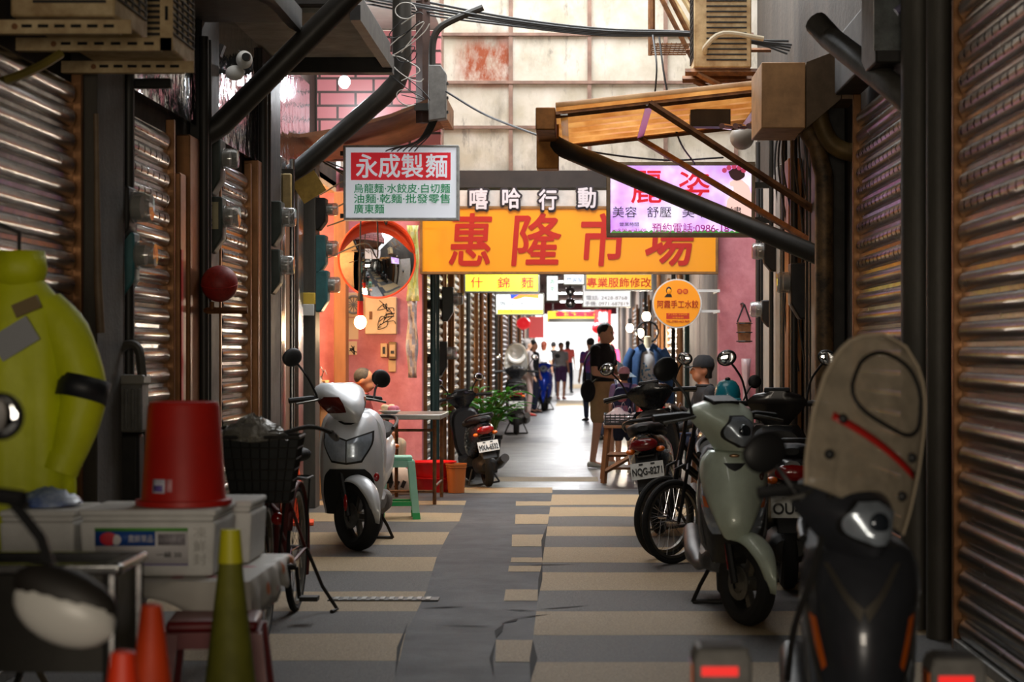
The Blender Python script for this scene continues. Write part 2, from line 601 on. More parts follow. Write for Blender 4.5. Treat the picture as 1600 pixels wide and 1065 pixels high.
def slotted(m, slots, pitch, h):
    """shutter steel with rows of small vent slots punched in some of its slats"""
    m = m.copy()
    m.name = 'slotted_steel'
    nt = m.node_tree
    L = nt.links
    tc = [n for n in nt.nodes if n.type == 'TEX_COORD'][0]
    sp = nt.nodes.new('ShaderNodeSeparateXYZ')
    L.new(tc.outputs['Object'], sp.inputs[0])

    def ma(op, a, b=None):
        n = nt.nodes.new('ShaderNodeMath')
        n.operation = op
        for k, q in enumerate((a, b)):
            if q is None:
                continue
            if isinstance(q, (int, float)):
                n.inputs[k].default_value = q
            else:
                L.new(q, n.inputs[k])
        return n.outputs[0]
    y, z = sp.outputs[1], sp.outputs[2]
    zr_ = ma('DIVIDE', ma('SUBTRACT', z, .04), pitch)
    par = ma('MODULO', ma('FLOOR', zr_), 2.0)
    yo = ma('ADD', ma('DIVIDE', y, .15), ma('MULTIPLY', par, .5))
    a = ma('LESS_THAN', ma('ABSOLUTE', ma('SUBTRACT', ma('FRACT', ma('ADD', yo, 40.0)), .5)), .075)
    b = ma('LESS_THAN', ma('ABSOLUTE', ma('SUBTRACT', ma('FRACT', zr_), .52)), .16)
    c = ma('MULTIPLY', ma('GREATER_THAN', z, slots[0]), ma('LESS_THAN', z, slots[1]))
    d = ma('LESS_THAN', ma('ABSOLUTE', y), h - .12)
    k = ma('MULTIPLY', ma('MULTIPLY', a, b), ma('MULTIPLY', c, d))
    bs = nt.nodes['Principled BSDF']
    src = bs.inputs['Base Color'].links[0].from_socket
    mx = nt.nodes.new('ShaderNodeMix')
    mx.data_type = 'RGBA'
    mx.inputs[7].default_value = (.003, .003, .003, 1)
    L.new(k, mx.inputs[0])
    L.new(src, mx.inputs[6])
    L.new(mx.outputs[2], bs.inputs['Base Color'])
    L.new(ma('MULTIPLY', ma('SUBTRACT', 1.0, k), bs.inputs['Metallic'].default_value), bs.inputs['Metallic'])
    L.new(ma('MAXIMUM', ma('MULTIPLY', k, .95), bs.inputs['Roughness'].links[0].from_socket), bs.inputs['Roughness'])
    L.new(ma('MULTIPLY', ma('SUBTRACT', 1.0, k), .5), bs.inputs['Specular IOR Level'])
    return m


def shutter(label, side, x, y0, y1, zt, pitch=.112, slots=None, m=SLAT, rails=(1, 1), box=True, group=None, seat=0):
    """side +1: on the wall to the west of the lane, looking east; -1: the other wall"""
    t = thing('roller_shutter', label, 'shutter', (x, (y0 + y1) / 2, 0), 0, group)
    h = (y1 - y0) / 2
    n = int((zt - .04) / pitch)
    pr = [(0, 0), (.10, 0), (.14, .35), (.3, .82), (.52, 1), (.74, .84), (.88, .35), (.92, 0)]
    cols = [(-h, 0), (-h + .05, 0), (-h + .065, .75), (-h + .10, 1), (h - .10, 1), (h - .065, .75), (h - .05, 0), (h, 0)]
    rows = []
    for i in range(n):
        for a, d in pr:
            rows.append([V((side * (.012 + .034 * d * c), y, .04 + (i + a) * pitch)) for y, c in cols])
    rows.append([V((side * .012, y, .04 + n * pitch)) for y, c in cols])
    MB().grid(rows).obj('slats', slotted(m, slots, pitch, h) if slots else m, t, smooth=50)
    for s in (-1, 1):
        if rails[(s + 1) // 2]:
            MB().box(*(sorted((0, side * .05))), s * h - .02 + s * .02, s * h + .02 + s * .02, 0, zt).obj('guide_rail', RAILM, t, bevel=.004)
    if box:
        b = MB()
        b.box(*sorted((0, side * .16)), -h - .04, h + .04, zt, zt + .34)
        b.obj('shutter_box', DARK, t, bevel=.01)
    MB().box(*sorted((0, side * .05)), -h, h, 0.002, .05).obj('bottom_bar', ALU, t, bevel=.005)
    return t


shutter('wide dark steel roller shutter behind the hanging yellow raincoat', 1, XL, 5.2, 9.40, 2.68, box=False)
shutter('narrow roller shutter between the grey meter box and the rust-lit door posts', 1, XL, 10.35, 11.55, 2.70, slots=(2.1, 2.55), box=False)
shutter('narrow roller shutter behind the round red ball', 1, XL, 13.1, 14.25, 2.70, slots=(2.0, 2.45), box=False)
shutter('large roller shutter with rows of slots beside the windshield scooter', -1, XR, 5.0, 9.05, 3.15, slots=(1.95, 2.75), box=False)
shutter('roller shutter with slotted top behind the two thick drain pipes', -1, XR, 10.0, 12.35, 2.95, slots=(1.8, 2.6))
MS = mat('market_shutter', (118, 112, 102), .28, .9, noise=.45, nscale=6)
for k, d in enumerate((20.6, 23.6, 27.2, 31, 36, 41, 47, 54)):
    shutter('grey roller shutter in the row along the potted-plant side of the market corridor', 1, ML, d, d + 2.5 + .1 * k, 2.5, m=MS, box=False, group='shutters along the market corridor', pitch=.10)
for k, d in enumerate((28, 33.5, 40, 48)):
    shutter('grey roller shutter in the row behind the denim clothes along the market corridor', -1, MR, d, d + 3.0, 2.5, m=MS, box=False, group='shutters along the market corridor', pitch=.10)


def post(name, label, cat, x0, x1, y0, y1, z0, z1, m, bevel=.008, group=None):
    o = MB().box(x0 - (x0 + x1) / 2, x1 - (x0 + x1) / 2, y0 - (y0 + y1) / 2, y1 - (y0 + y1) / 2, 0, z1 - z0).obj(name, m, bevel=bevel)
    o.location = ((x0 + x1) / 2, (y0 + y1) / 2, z0)
    return tag(o, label, cat, group)


CONC = mat('dim_concrete', (84, 78, 70), .75, noise=.4, nscale=5, bump=.2, streak=True)
post('concrete_post', 'broad dark concrete post beside the raincoat shutter', 'post', XL - .03, XL + .10, 9.5, 10.05, 0, 3.4, CONC)
post('door_post', 'wide rust-lit steel door post behind the upturned red bucket', 'post', XL - .03, XL + .06, 11.98, 12.28, 0, 2.66, RAILM)
post('door_post', 'slim rust-lit steel door post with a red strip beside the wide one', 'post', XL - .03, XL + .07, 11.64, 11.80, 0, 2.4, RAILM)
o = post('red_strip', 'narrow red strip stuck on the slim rust-lit door post', 'strip', XL + .0705, XL + .075, 11.64, 11.70, 1.0, 1.95, REDP)
post('concrete_post', 'sooty pillar between the rust-lit door posts and the red ball', 'post', XL - .03, XL + .05, 12.4, 13.0, 0, 3.6, DARK)
post('door_post', 'bright copper-toned rail post beside the tall dark glass strip', 'post', XL - .03, XL + .08, 14.40, 14.62, 0, 2.74, RAILM)
post('concrete_post', 'black painted pillar carrying two clear-domed meters', 'post', XL - .03, XL + .06, 14.7, 15.6, 0, 3.6, DARK)
post('door_post', 'silver door jamb behind the small traffic cone', 'post', XL - .03, XL + .05, 15.7, 15.95, 0, 2.9, STEEL)
post('door_post', 'orange-lit wooden jamb beside the silver one', 'post', XL - .03, XL + .04, 16.0, 16.5, 0, 2.85, WOODM)
post('door_post', 'second silver jamb next to the grey corner pole', 'post', XL - .03, XL + .06, 16.6, 16.9, 0, 2.9, STEEL)
post('corner_pole', 'grey pole at the open noodle shop corner', 'post', XL - .03, XL + .12, 17.2, 17.5, 0, 3.0, PIPE)
post('shop_post', 'orange wooden post at the far side of the noodle shop opening', 'post', XL - .03, XL + .09, 19.72, 19.96, 0, 2.94, mat('orange_wood', (176, 120, 78), .55, noise=.3, nscale=6, streak=True))
# right side posts
post('drain_pipe_box', 'dark steel column behind the awning struts', 'post', XR - .12, XR + .03, 13.3, 14.0, 0, 3.2, DARK)
post('door_post', 'orange-lit wooden jamb beside the hanging water meter wires', 'post', XR - .08, XR + .03, 15.9, 16.2, 0, 2.9, RAILM)
post('door_post', 'pale painted jamb next to the orange-lit one', 'post', XR - .1, XR + .03, 16.4, 16.75, 0, 2.9, mat('pale_jamb', (150, 144, 130), .6, noise=.3, nscale=7))
post('door_post', 'thin dark jamb beside the pink gate wall', 'post', XR - .06, XR + .03, 18.6, 19.0, 0, 2.9, DARK)
post('tile_pier', 'white tiled pier beneath the round grey lamp', 'post', XR - .05, XR + .03, 17.0, 18.4, 0, 2.9, mat('pale_tile', (168, 164, 154), .4, noise=.2, nscale=5))
# fascia sheets above the west shutters
CRINK = mat('crinkled_steel', (176, 180, 186), .1, 1.0, bump=.9, bscale=5)
for y0, y1, lab in ((10.4, 12.3, 'crinkled shiny steel fascia above the rust-lit door posts'), (13.0, 14.7, 'crinkled steel fascia glowing with lamp reflection below the security camera'), (15.6, 17.5, 'rippled steel fascia behind the slanting downpipe')):
    o = MB().box(-.01, .03, -(y1 - y0) / 2, (y1 - y0) / 2, 0, .95).obj('fascia_sheet', CRINK)
    o.location = (XL, (y0 + y1) / 2, 2.75)
    tag(o, lab, 'fascia')

t = thing('drain_grate', 'narrow steel drain grate set in the floor near the bicycle', 'grate', (G(600, 937).x, G(600, 937).y, .003))
MB().box(-.30, .30, -.07, .07, 0, .006).obj('grate_frame', PIPED, t, smooth=0)
for i in range(11):
    MB().box(-.27 + i * .05, -.245 + i * .05, -.055, .055, .006, .010).obj('grate_bar', ALU, t, smooth=0)
# ------------------------------------------------------------------ signs
def emat(name, c, e, **k):
    return mat(name, c, .35, emit=e, **k)


class Sign:
    """a box sign facing down the lane; positions inside are given in photograph pixels about its centre"""

    def __init__(s, name, label, cat, px, py, d, wpx, hpx, th, fm, pm, lip=.02, rz=0.0, group=None, back=0.0):
        s.k = d / FPX
        c = P(px, py, d)
        s.px, s.py = px, py
        s.o = thing(name, label, cat, c, rz, group)
        s.w, s.h, s.th = wpx * s.k, hpx * s.k, th
        a, b = s.w / 2, s.h / 2
        m = MB()
        m.box(-a, a, 0, th, b - lip, b).box(-a, a, 0, th, -b, -b + lip).box(-a, -a + lip, 0, th, -b + lip, b - lip).box(a - lip, a, 0, th, -b + lip, b - lip)
        m.obj('frame', fm, s.o, bevel=.003)
        MB().box(-a + lip, a - lip, .012, th - .01, -b + lip, b - lip).obj('face_panel', pm, s.o, smooth=0)

    def L(s, x, y, off=.012):
        return V(((x - s.px) * s.k, off - .003, (s.py - y) * s.k))

    def rect(s, name, x0, y0, x1, y1, m, off=.012, t=.004):
        a, b = s.L(x0, y0, 0), s.L(x1, y1, 0)
        return MB().box(a.x, b.x, off - t, off, b.z, a.z).obj(name, m, s.o, smooth=0)

    def poly(s, name, pts, m, off=.010, t=.003, smooth_n=0):
        ps = [s.L(x, y, 0) for x, y in pts]
        if smooth_n:
            ps = cr(ps + [ps[0]], smooth_n)[:-1]
        return MB().prism([(p.x, p.z) for p in ps], MX.Translation((0, off, 0)) @ FACE, t).obj(name, m, s.o, smooth=0)

    def t(s, st, x, y, wpx, hpx, m, bold=.0, off=.010, **k):
        return text(st, .1, m, s.o, s.L(x, y, off), w=wpx * s.k, h=hpx * s.k, bold=bold, depth=.002, **k)


RED = mat('sign_red', (206, 30, 44), .4, emit=.25)  # glow added to the colour to lift the dim noodle sign band
GREEN = mat('sign_green', (14, 138, 84), .4, emit=.15)
SWHITE = mat('sign_white', (228, 232, 240), .35, emit=.22)  # slight glow added to brighten the noodle sign panel
SY = emat('gate_yellow', (232, 150, 14), .02)
BRD = mat('brush_red', (176, 28, 8), .4)
PINKR = mat('neon_red', (226, 40, 60), .4)

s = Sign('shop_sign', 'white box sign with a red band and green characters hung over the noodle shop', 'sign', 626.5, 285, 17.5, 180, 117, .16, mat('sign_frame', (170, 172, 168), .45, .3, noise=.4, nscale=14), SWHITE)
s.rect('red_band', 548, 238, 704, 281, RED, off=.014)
for ch, x in zip('永成製麵', (573, 608, 644, 682)):
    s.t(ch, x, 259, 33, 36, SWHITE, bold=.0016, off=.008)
for st, x0, x1, y in (('烏龍麵·水餃皮·白切麵', 553, 703, 294), ('油麵·乾麵·批發零售', 553, 703, 310), ('廣東麵', 553, 600, 326)):
    s.t(st, (x0 + x1) / 2, y, x1 - x0, 14.5, GREEN, bold=.0009)
for z in (-.31, .24):
    MB().box(-.54, -.45, .04, .10, z, z + .04).obj('wall_arm', PIPED, s.o)

# lilac beauty sign
LIL = emat('lilac_print', (214, 170, 236), .62)
nt = LIL.node_tree
bs = nt.nodes['Principled BSDF']
tcx = [n for n in nt.nodes if n.type == 'TEX_COORD'][0]
nz = nt.nodes.new('ShaderNodeTexNoise')
nz.inputs['Scale'].default_value = 3.2
nz.inputs['Detail'].default_value = 3
rmp = nt.nodes.new('ShaderNodeValToRGB')
e = rmp.color_ramp.elements
e[0].position, e[0].color = .34, lin((196, 130, 226))
e[1].position, e[1].color = .66, lin((240, 226, 252))
q = e.new(.5)
q.color = lin((214, 180, 244))
nt.links.new(tcx.outputs['Object'], nz.inputs[0])
nt.links.new(nz.outputs[0], rmp.inputs[0])
nt.links.new(rmp.outputs[0], bs.inputs['Base Color'])
nt.links.new(rmp.outputs[0], bs.inputs['Emission Color'])
s = Sign('beauty_sign', 'lit lilac box sign with red characters and a woman seen from behind', 'sign', 1064, 311, 17.0, 232, 117, .15, mat('bronze_frame', (128, 112, 92), .4, .6, noise=.3, nscale=10), LIL, lip=.032)
for ch, x in zip('麗姿', (1010, 1085)):
    s.t(ch, x, 292, 47, 50, emat('lit_red', (226, 36, 54), .35), bold=.001)
LINK = mat('print_ink', (44, 38, 48), .5)
LPUR = emat('lit_purple', (176, 40, 140), .25)
for st, x in (('美容', 976), ('舒壓', 1030), ('美甲', 1085), ('紋繡', 1139)):
    s.t(st, x, 331, 38, 17, LINK)
s.t('營業時間', 983, 350, 30, 6, LINK)
s.t('am9:00-pm21:00', 983, 360, 53, 6, LPUR)
s.t('預約電話:0986-18', 1079, 356, 120, 15, LPUR, bold=.0004)
PS = emat('print_skin', (244, 206, 196), .5)
s.poly('printed_figure', [(1140, 284), (1150, 279), (1160, 281), (1170, 290), (1177, 310), (1177, 340), (1170, 362), (1150, 364), (1140, 352), (1132, 356), (1134, 330), (1136, 312), (1146, 300), (1146, 292), (1140, 290)], PS, off=.0098)
s.poly('printed_hair', [(1138, 268), (1148, 262), (1160, 264), (1164, 274), (1158, 280), (1150, 282), (1142, 277)], emat('print_hair', (70, 40, 44), .1), off=.0066, smooth_n=4)
for k, (x, y) in enumerate(((1132, 266), (1139, 262), (1147, 260), (1155, 262), (1162, 266))):
    s.poly('printed_flower', [(x + 4 * math.cos(a), y + 4 * math.sin(a)) for a in [i * PI / 4 for i in range(8)]], emat('print_flower', (206, 70, 110), .3), off=.0034, smooth_n=2)
GRS = emat('print_leaf', (90, 170, 84), .3)
s.poly('printed_leaf', [(1164, 344), (1172, 338), (1178, 341), (1172, 345)], GRS, off=.006)
s.poly('printed_grass', [(955, 364)] + [(955 + i * 4.2, 364 - (4 if i % 2 else 1.2) - random.random() * 1.5) for i in range(53)] + [(1176, 364)], GRS, off=.0095)
s.poly('printed_petal', [(957, 257), (975, 257), (984, 262), (976, 270), (964, 274), (957, 272)], emat('print_petal', (226, 90, 180), .45), off=.0098, smooth_n=3)
for z in (.1, -.2):
    MB().box(.635, .92, .05, .11, z, z + .05).obj('wall_arm', PIPED, s.o)

# the yellow gate sign
s = Sign('gate_sign', 'long yellow board with red brush characters across the market gate', 'sign', 889, 375, 19.87, 466, 106, .13, mat('rusty_frame', (150, 108, 62), .5, .3, noise=.4, nscale=9), SY, lip=.025)
for ch, x, wd in zip('惠隆市場', (735, 838, 944, 1046), (66, 76, 70, 74)):
    s.t(ch, x, 374, wd, 80, BRD, bold=.0016, shear=.08)
s.rect('white_strip', 658, 297, 1121, 321.5, mat('strip_white', (206, 196, 186), .6, noise=.25, nscale=6), off=.05, t=.03)
CUT = mat('cut_letter', (206, 196, 200), .5)
for ch, x, y in zip('嘻哈行動', (748, 799, 856, 917), (311, 310, 312, 309)):
    s.t(ch, x, y, 31, 35, mat('letter_edge', (34, 24, 28), .6), bold=.007, off=-.002, name='letter_backing')
    s.t(ch, x, y, 27, 31, CUT, bold=.0025, off=-.016, name='cutout_letter')

# round dumpling sign
c = P(1058, 474, 19.3)
t = thing('round_sign', 'round orange dumpling shop sign on two white arms by the pink gate wall', 'sign', c)
k = 19.3 / FPX
MX_F = FACE
MB().lathe([(0.001, 0), (38.5 * k, 0), (38.5 * k, -.05), (.001, -.05)], 48, FACE).obj('rim', WHITE, t, smooth=30)
MB().lathe([(0.001, .002), (36.4 * k, .002), (36.4 * k, -.01), (.001, -.01)], 48, FACE).obj('face_panel', emat('orange_disc', (240, 150, 24), .14), t, smooth=30)
lt = lambda st, x, y, w_, h_, m, bold=0: text(st, .1, m, t, ((x - 1058) * k, -.004, (474 - y) * k), w=w_ * k, h=h_ * k, depth=.002, bold=bold)
lt('阿霞手工水餃', 1059, 475, 64, 12, BRD, .0006)
pm = mat('pill_red', (206, 60, 36), .4)
MB().prism([(x * k, y * k) for x, y in ((-17, -15), (19, -15), (19, -24), (-17, -24))], FACE, .004).obj('red_pill', pm, t, smooth=0)
lt('手工水餃 冷凍宅配', 1059, 491, 30, 3.2, emat('orange_disc', (240, 150, 24), .14))
lt('冷凍水餃', 1059, 496, 18, 3.2, MATS['orange_disc'])
lt('TEL:0980-463-989', 1059, 502, 36, 3.5, BRD)
for x, ch in ((1062, '惠'), (1071, '隆')):
    MB().lathe([(.001, .005), (4.2 * k, .005), (4.2 * k, 0), (.001, 0)], 16, MX.Translation(((x - 1058) * k, 0, (474 - 455) * k)) @ FACE).obj('red_dot', pm, t)
    lt(ch, x, 455, 5, 5, MATS['orange_disc'])
MB().prism([(x * k, y * k) for x, y in ((-20, 10), (-8, 10), (-9, 14), (-13, 16), (-16, 15))], FACE, .004).obj('printed_coat', INK, t, smooth=0)
MB().ell((-13 * k, 0, 20.5 * k), 4.6 * k, .006, 6.4 * k).obj('printed_hair', INK, t)
MB().ell((-12.6 * k, -.004, 19 * k), 3.3 * k, .006, 4.4 * k).obj('printed_face', emat('orange_disc', (240, 150, 24), .14), t)
MB().box(30 * k, 66 * k, .01, .035, 18 * k, 22 * k).box(30 * k, 66 * k, .01, .035, -14 * k, -10 * k).box(64 * k, 67 * k, -.0, .71, 18 * k, 22 * k).box(64 * k, 67 * k, 0, .71, -14 * k, -10 * k).obj('arm', WHITE, t)

# lit signs deeper in the corridor
GF = mat('grey_frame', (120, 118, 110), .5, .4)


def hang(sg, up=0):
    a = sg.w * .4
    up = 3.2 - sg.o.location.z
    for x in (-a, a):
        MB().tube([(x, .05, sg.h / 2 - .01), (x, .05, up)], .012, 6).obj('hanger', PIPED, sg.o)


s = Sign('noodle_sign', 'lit yellow box sign with three red characters hanging inside the gate', 'sign', 784, 437, 25, 118, 40, .15, GF, emat('lit_yellow', (244, 238, 60), .75), lip=.02)
for ch, x in zip('什錦麵', (745, 787, 824)):
    s.t(ch, x, 441, 19, 17, emat('lit_red', (226, 36, 54), .35), bold=.0008)
hang(s, .75)
s = Sign('shop_sign', 'lit white sign with a yellow foot strip below the yellow noodle sign', 'sign', 812, 475, 33, 76, 34, .15, GF, emat('lit_white', (236, 244, 246), .9), lip=.02)
s.rect('yellow_strip', 777, 483, 848, 490, emat('lit_yellow', (244, 238, 60), .75))
s.poly('print_swoosh', [(797, 460), (842, 460), (842, 466), (820, 464), (806, 468), (797, 466)], emat('lit_orange', (240, 130, 50), .4))
s.poly('print_swoosh', [(797, 460), (812, 460), (806, 463), (799, 467)], emat('lit_blue', (40, 80, 190), .3), off=.008)
s.t('雪花冰', 800, 474, 40, 7, LINK)
s.t('04-2422', 810, 486, 42, 4, emat('lit_red', (226, 36, 54), .35))
hang(s, .75)
s = Sign('vertical_sign', 'small upright lit sign with green characters in the corridor', 'sign', 863, 450, 36, 19, 40, .12, GF, emat('lit_white', (236, 244, 246), .9), lip=.015)
for i, ch in enumerate('青草行'):
    s.t(ch, 863, 440 + i * 11, 8, 8, GREEN)
hang(s, .55)
s = Sign('shop_sign', 'small white lit sign beside the orange tailoring sign', 'sign', 897, 436, 30, 34, 18, .12, GF, emat('lit_white', (236, 244, 246), .9), lip=.015)
s.t('門與窗', 898, 437, 24, 8, mat('sign_blue', (40, 70, 140), .4))
hang(s, .6)
s = Sign('tailor_sign', 'orange sign with six red characters hanging inside the gate', 'sign', 967, 437, 26, 106, 34, .15, GF, emat('lit_amber', (232, 160, 40), .3), lip=.02)
s.t('專業服飾修改', 967, 441, 100, 15, BRD, bold=.001)
hang(s, .75)
s = Sign('phone_sign', 'grey-white sign with two phone numbers behind the orange tailoring sign', 'sign', 948, 462, 32, 76, 36, .12, GF, emat('pale_lit', (214, 218, 226), .45), lip=.015)
s.t('賣鞋區南美撥', 948, 449, 70, 9, LINK, bold=.001)
s.t('電話: 2428-8768', 948, 465, 64, 7, LINK)
s.t('手機: 0971-687819', 948, 474, 68, 7, LINK)
hang(s, .6)
s = Sign('shop_sign', 'yellow lit sign over the bright far mouth of the corridor', 'sign', 898, 494, 70, 86, 18, .3, GF, emat('lit_yellow_far', (250, 214, 50), 1.3), lip=.03)
s.t('金玉滿堂', 898, 490, 60, 8, emat('lit_red', (226, 36, 54), .35), bold=.01)
s.rect('grey_strip', 857, 497, 940, 502, GF)
hang(s, .3)
s = Sign('red_sign', 'round-cornered red sign beside the yellow sign at the corridor mouth', 'sign', 942, 497, 62, 26, 26, .2, RED, emat('lit_red_far', (236, 50, 50), .5), lip=.03)
s.t('福', 942, 495, 14, 14, emat('lit_white', (236, 244, 246), .9), bold=.01)
hang(s, .9)
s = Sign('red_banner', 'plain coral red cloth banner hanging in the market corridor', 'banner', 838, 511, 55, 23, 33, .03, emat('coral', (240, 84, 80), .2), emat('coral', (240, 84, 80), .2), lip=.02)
hang(s, 1.2)

# ------------------------------------------------------------------ overhead
def tubething(name, label, cat, pts, r, m, n=12, sm=0, group=None):
    b = MB().tube(pts, r, n, sm=sm)
    return tag(b.obj(name, m), label, cat, group)


tubething('downpipe', 'dark slanting downpipe bending up beside the lit bulb and junction box', 'pipe', [(-2.42, 16.1, P(440, 282, 16.1).z), P(470, 262, 16.1), P(600, 150, 16.1), P(620, 128, 16.1), P(628, 105, 16.1), P(628, 0, 16.1), P(628, -60, 16.1)], .078, PIPED)
tubething('roof_strut', 'thick dark pipe slanting up from above the round red ball', 'pipe', [(-2.42, 12.5, P(318, 222, 12.5).z), P(345, 195, 12.5), P(560, -20, 12.5), P(620, -80, 12.5)], .075, PIPED)
o = tubething('gutter_pipe', 'long black gutter pipe slanting across the lilac sign', 'pipe', [P(858, 200, 14.85), P(858, 216, 14.85), P(868, 226, 14.8), P(884, 234, 14.75), P(1262, 392, 13.6), P(1300, 408, 13.55)], [.066] * 6, PIPED)
# corrugated awning with its gutter
A0, A1 = 14.0, 16.2
t = thing('corrugated_awning', 'small rusty corrugated awning over the lilac sign', 'awning', P(868, 168, A0))
O = t.location.copy()
rows = []
xr, zr_ = 1.72 - O.x, .21
n = 96
for j in range(n + 1):
    y = (A1 - A0) * j / n
    q = .05 * max(-.75, min(.75, 1.9 * math.sin(j / n * 2 * PI * 6)))
    rows.append([V((xr * i / 8, y, zr_ * i / 8 + q)) for i in range(9)])
AW = mat('amber_sheet', (246, 214, 164), .25, noise=.3, nscale=3, c2=(216, 170, 116), transl=.6)
MB().grid(rows).obj('corrugated_sheet', AW, t, smooth=60, solid=.004)
b = MB().box(-.14, .0, -.03, A1 - A0 + .05, -.16, .0)
b.obj('gutter', mat('rust_gutter', (150, 96, 40), .5, .4, noise=.5, nscale=7), t, bevel=.01)
MB().box(-.15, .015, .75, .95, -.36, .02).obj('gutter_outlet', mat('amber_metal', (170, 110, 36), .45, .4, noise=.4, nscale=8), t, bevel=.008)
for f in (0.01, .99):
    MB().tube([(-.0, (A1 - A0) * f, -.05), (xr, (A1 - A0) * f, zr_ - .05)], .024, 4).obj('edge_bar', RUSTB, t)
for x in (.06, .66, 1.5):
    MB().obox((x, (A1 - A0) / 2, zr_ * x / xr - .055), (.05, A1 - A0, .012)).obj('cross_bar', STEEL, t)
zf = lambda px: P(px, 0, A0).x - O.x
a = V((.66, .0, .03))
MB().tube([a, P(1283, 335, 13.95) - O, (1.70 - O.x, 13.95 - 14.0, P(1283, 345, 13.95).z - O.z)], .028, 4).obj('strut', RUSTB, t)
MB().tube([(.64, A1 - A0, .03), P(1285, 388, 14.25) - O], .026, 4).obj('strut', RUSTB, t)
MB().box(1.0, 1.3, .9, 1.05, -.03, .10).obj('lamp_bracket', PIPED, t)
for i in range(3):
    MB().tube([(1.22 + i * .1, .7, -.05), (1.30 + i * .1, .95, -.03)], .022, 10).obj('lamp_tube', mat('tube_glass', (196, 190, 230), .12, .6), t)

# exhaust duct on the east wall
c = P(1190, 200, 12.7)
t = thing('exhaust_duct', 'square tan metal exhaust duct projecting over the lane', 'duct', c)
DU = mat('tan_duct', (196, 148, 100), .42, .15, noise=.35, nscale=7)
MB().box(0, .28, 0, .75, 0, .42).obj('duct_mouth', DU, t, bevel=.006)
MB().loft([[V((.285, y, z)) for y, z in ((0, 0), (.75, 0), (.75, .42), (0, .42))], [V((.52, y, z)) for y, z in ((.1, .2), (.65, .2), (.65, .52), (.1, .52))]]).obj('duct_taper', mat('pale_duct', (150, 128, 104), .42, .5, noise=.3, nscale=7), t, smooth=0)
MB().box(.525, .64, .1, .65, .2, .52).obj('wall_duct', mat('brown_duct', (120, 92, 62), .5, .5, noise=.3, nscale=7), t)
tubething('overhead_pipe', 'thick grey pipe crossing above the tan exhaust duct', 'pipe', [P(1275, 35, 11.4), P(1300, 62, 11.3), P(1400, 140, 9.9), P(1432, 168, 9.75)], .07, PIPE)
tubething('drain_pipe', 'thick dark drain pipe beside the slotted shutter', 'pipe', [(1.66, 9.75, 0), (1.66, 9.75, 3.74)], .085, PIPE)
tubething('drain_pipe', 'second drain pipe standing between the thick one and the orange rail', 'pipe', [(1.70, 9.40, 0), (1.70, 9.40, 3.74)], .062, PIPE)
tubething('rusty_drain', 'patchy rusted drain pipe under the end of the black gutter pipe', 'pipe', [(1.60, 13.0, 0), (1.60, 13.0, 2.12), (1.60, 13.0, 2.5), (1.55, 13.0, 2.7), (1.40, 13.1, 2.95), (1.36, 13.1, 3.2)], .062, mat('patched_rust', (122, 94, 60), .5, .3, c2=(52, 42, 30), noise=.3, nscale=9))
tubething('elbow_pipe', 'yellowish elbow pipe curling under the tan exhaust duct', 'pipe', [(1.56, 12.9, 3.0), (1.56, 12.9, 2.86), (1.62, 12.9, 2.72), (1.70, 12.9, 2.66), (1.78, 12.9, 2.64)], .06, mat('ochre_pipe', (112, 88, 46), .5, .3, noise=.4, nscale=9), sm=3)
b = MB().ell((0, 0, 0), .105, .105, .105).tube([(0, 0, .1), (0, 0, .42)], .012, 6).tube([(0, 0, .36), (.4, 0, .36)], .012, 6)
o = tag(b.obj('globe_lamp', mat('grey_globe', (136, 126, 114), .4)), 'unlit round grey globe lamp hanging under the tan duct', 'lamp')
o.location = P(1205, 215, 17)
o.location.x = 1.70 - .32 + .01
# glass-fronted box high on the east wall
t = thing('glass_case', 'glass-fronted case high on the wall beside the big slotted shutter', 'case', P(1368, 98, 9.9))
MB().box(0, .31, 0, .5, 0, .6).obj('case_body', DARK, t, bevel=.01)
MB().box(-.01, .30, -.012, 0, .06, .55).obj('glass_front', mat('dusty_glass', (110, 116, 116), .25, .3, noise=.5, nscale=9, c2=(60, 62, 60)), t)
MB().tube([(.1, -.02, .25), (.3, -.02, .4)], .02, 6).obj('lamp_tube', MATS['tube_glass'], t)

# air conditioners and their brackets


def aircon(label, loc, sx, sy, sz, face, m=CREAMM):
    t = thing('air_conditioner', label, 'air conditioner', loc)
    MB().box(-sx / 2, sx / 2, -sy / 2, sy / 2, 0, sz).obj('casing', m, t, bevel=.012)
    gx = face * (sx / 2 + .004)
    b = MB()
    for i in range(14):
        z = .08 + i * (sz - .16) / 13
        b.obox((gx, 0, z), (.01, sy * .86, .008))
    for i in range(5):
        b.obox((gx, -sy * .4 + i * sy * .2, sz / 2), (.01, .008, sz - .16))
    b.obj('grille', DARK, t, smooth=0)
    b = MB()
    for i in range(18):
        z = .06 + i * (sz - .12) / 17
        b.obox((0.03, -sy / 2 - .004, z), (sx * .7, .008, .012))
    b.obj('side_fin_pattern', DARK, t, smooth=0)
    b = MB().tube([(-sx * .3, -sy / 2 - .005, .12), (-sx * .3, -sy / 2 - .06, .16), (0, -sy / 2 - .08, .26), (sx * .7, -sy / 2 - .05, .22)], .022, 8, sm=4)
    b.obj('hose', mat('hose_wrap', (196, 184, 158), .7, noise=.2), t)
    return t


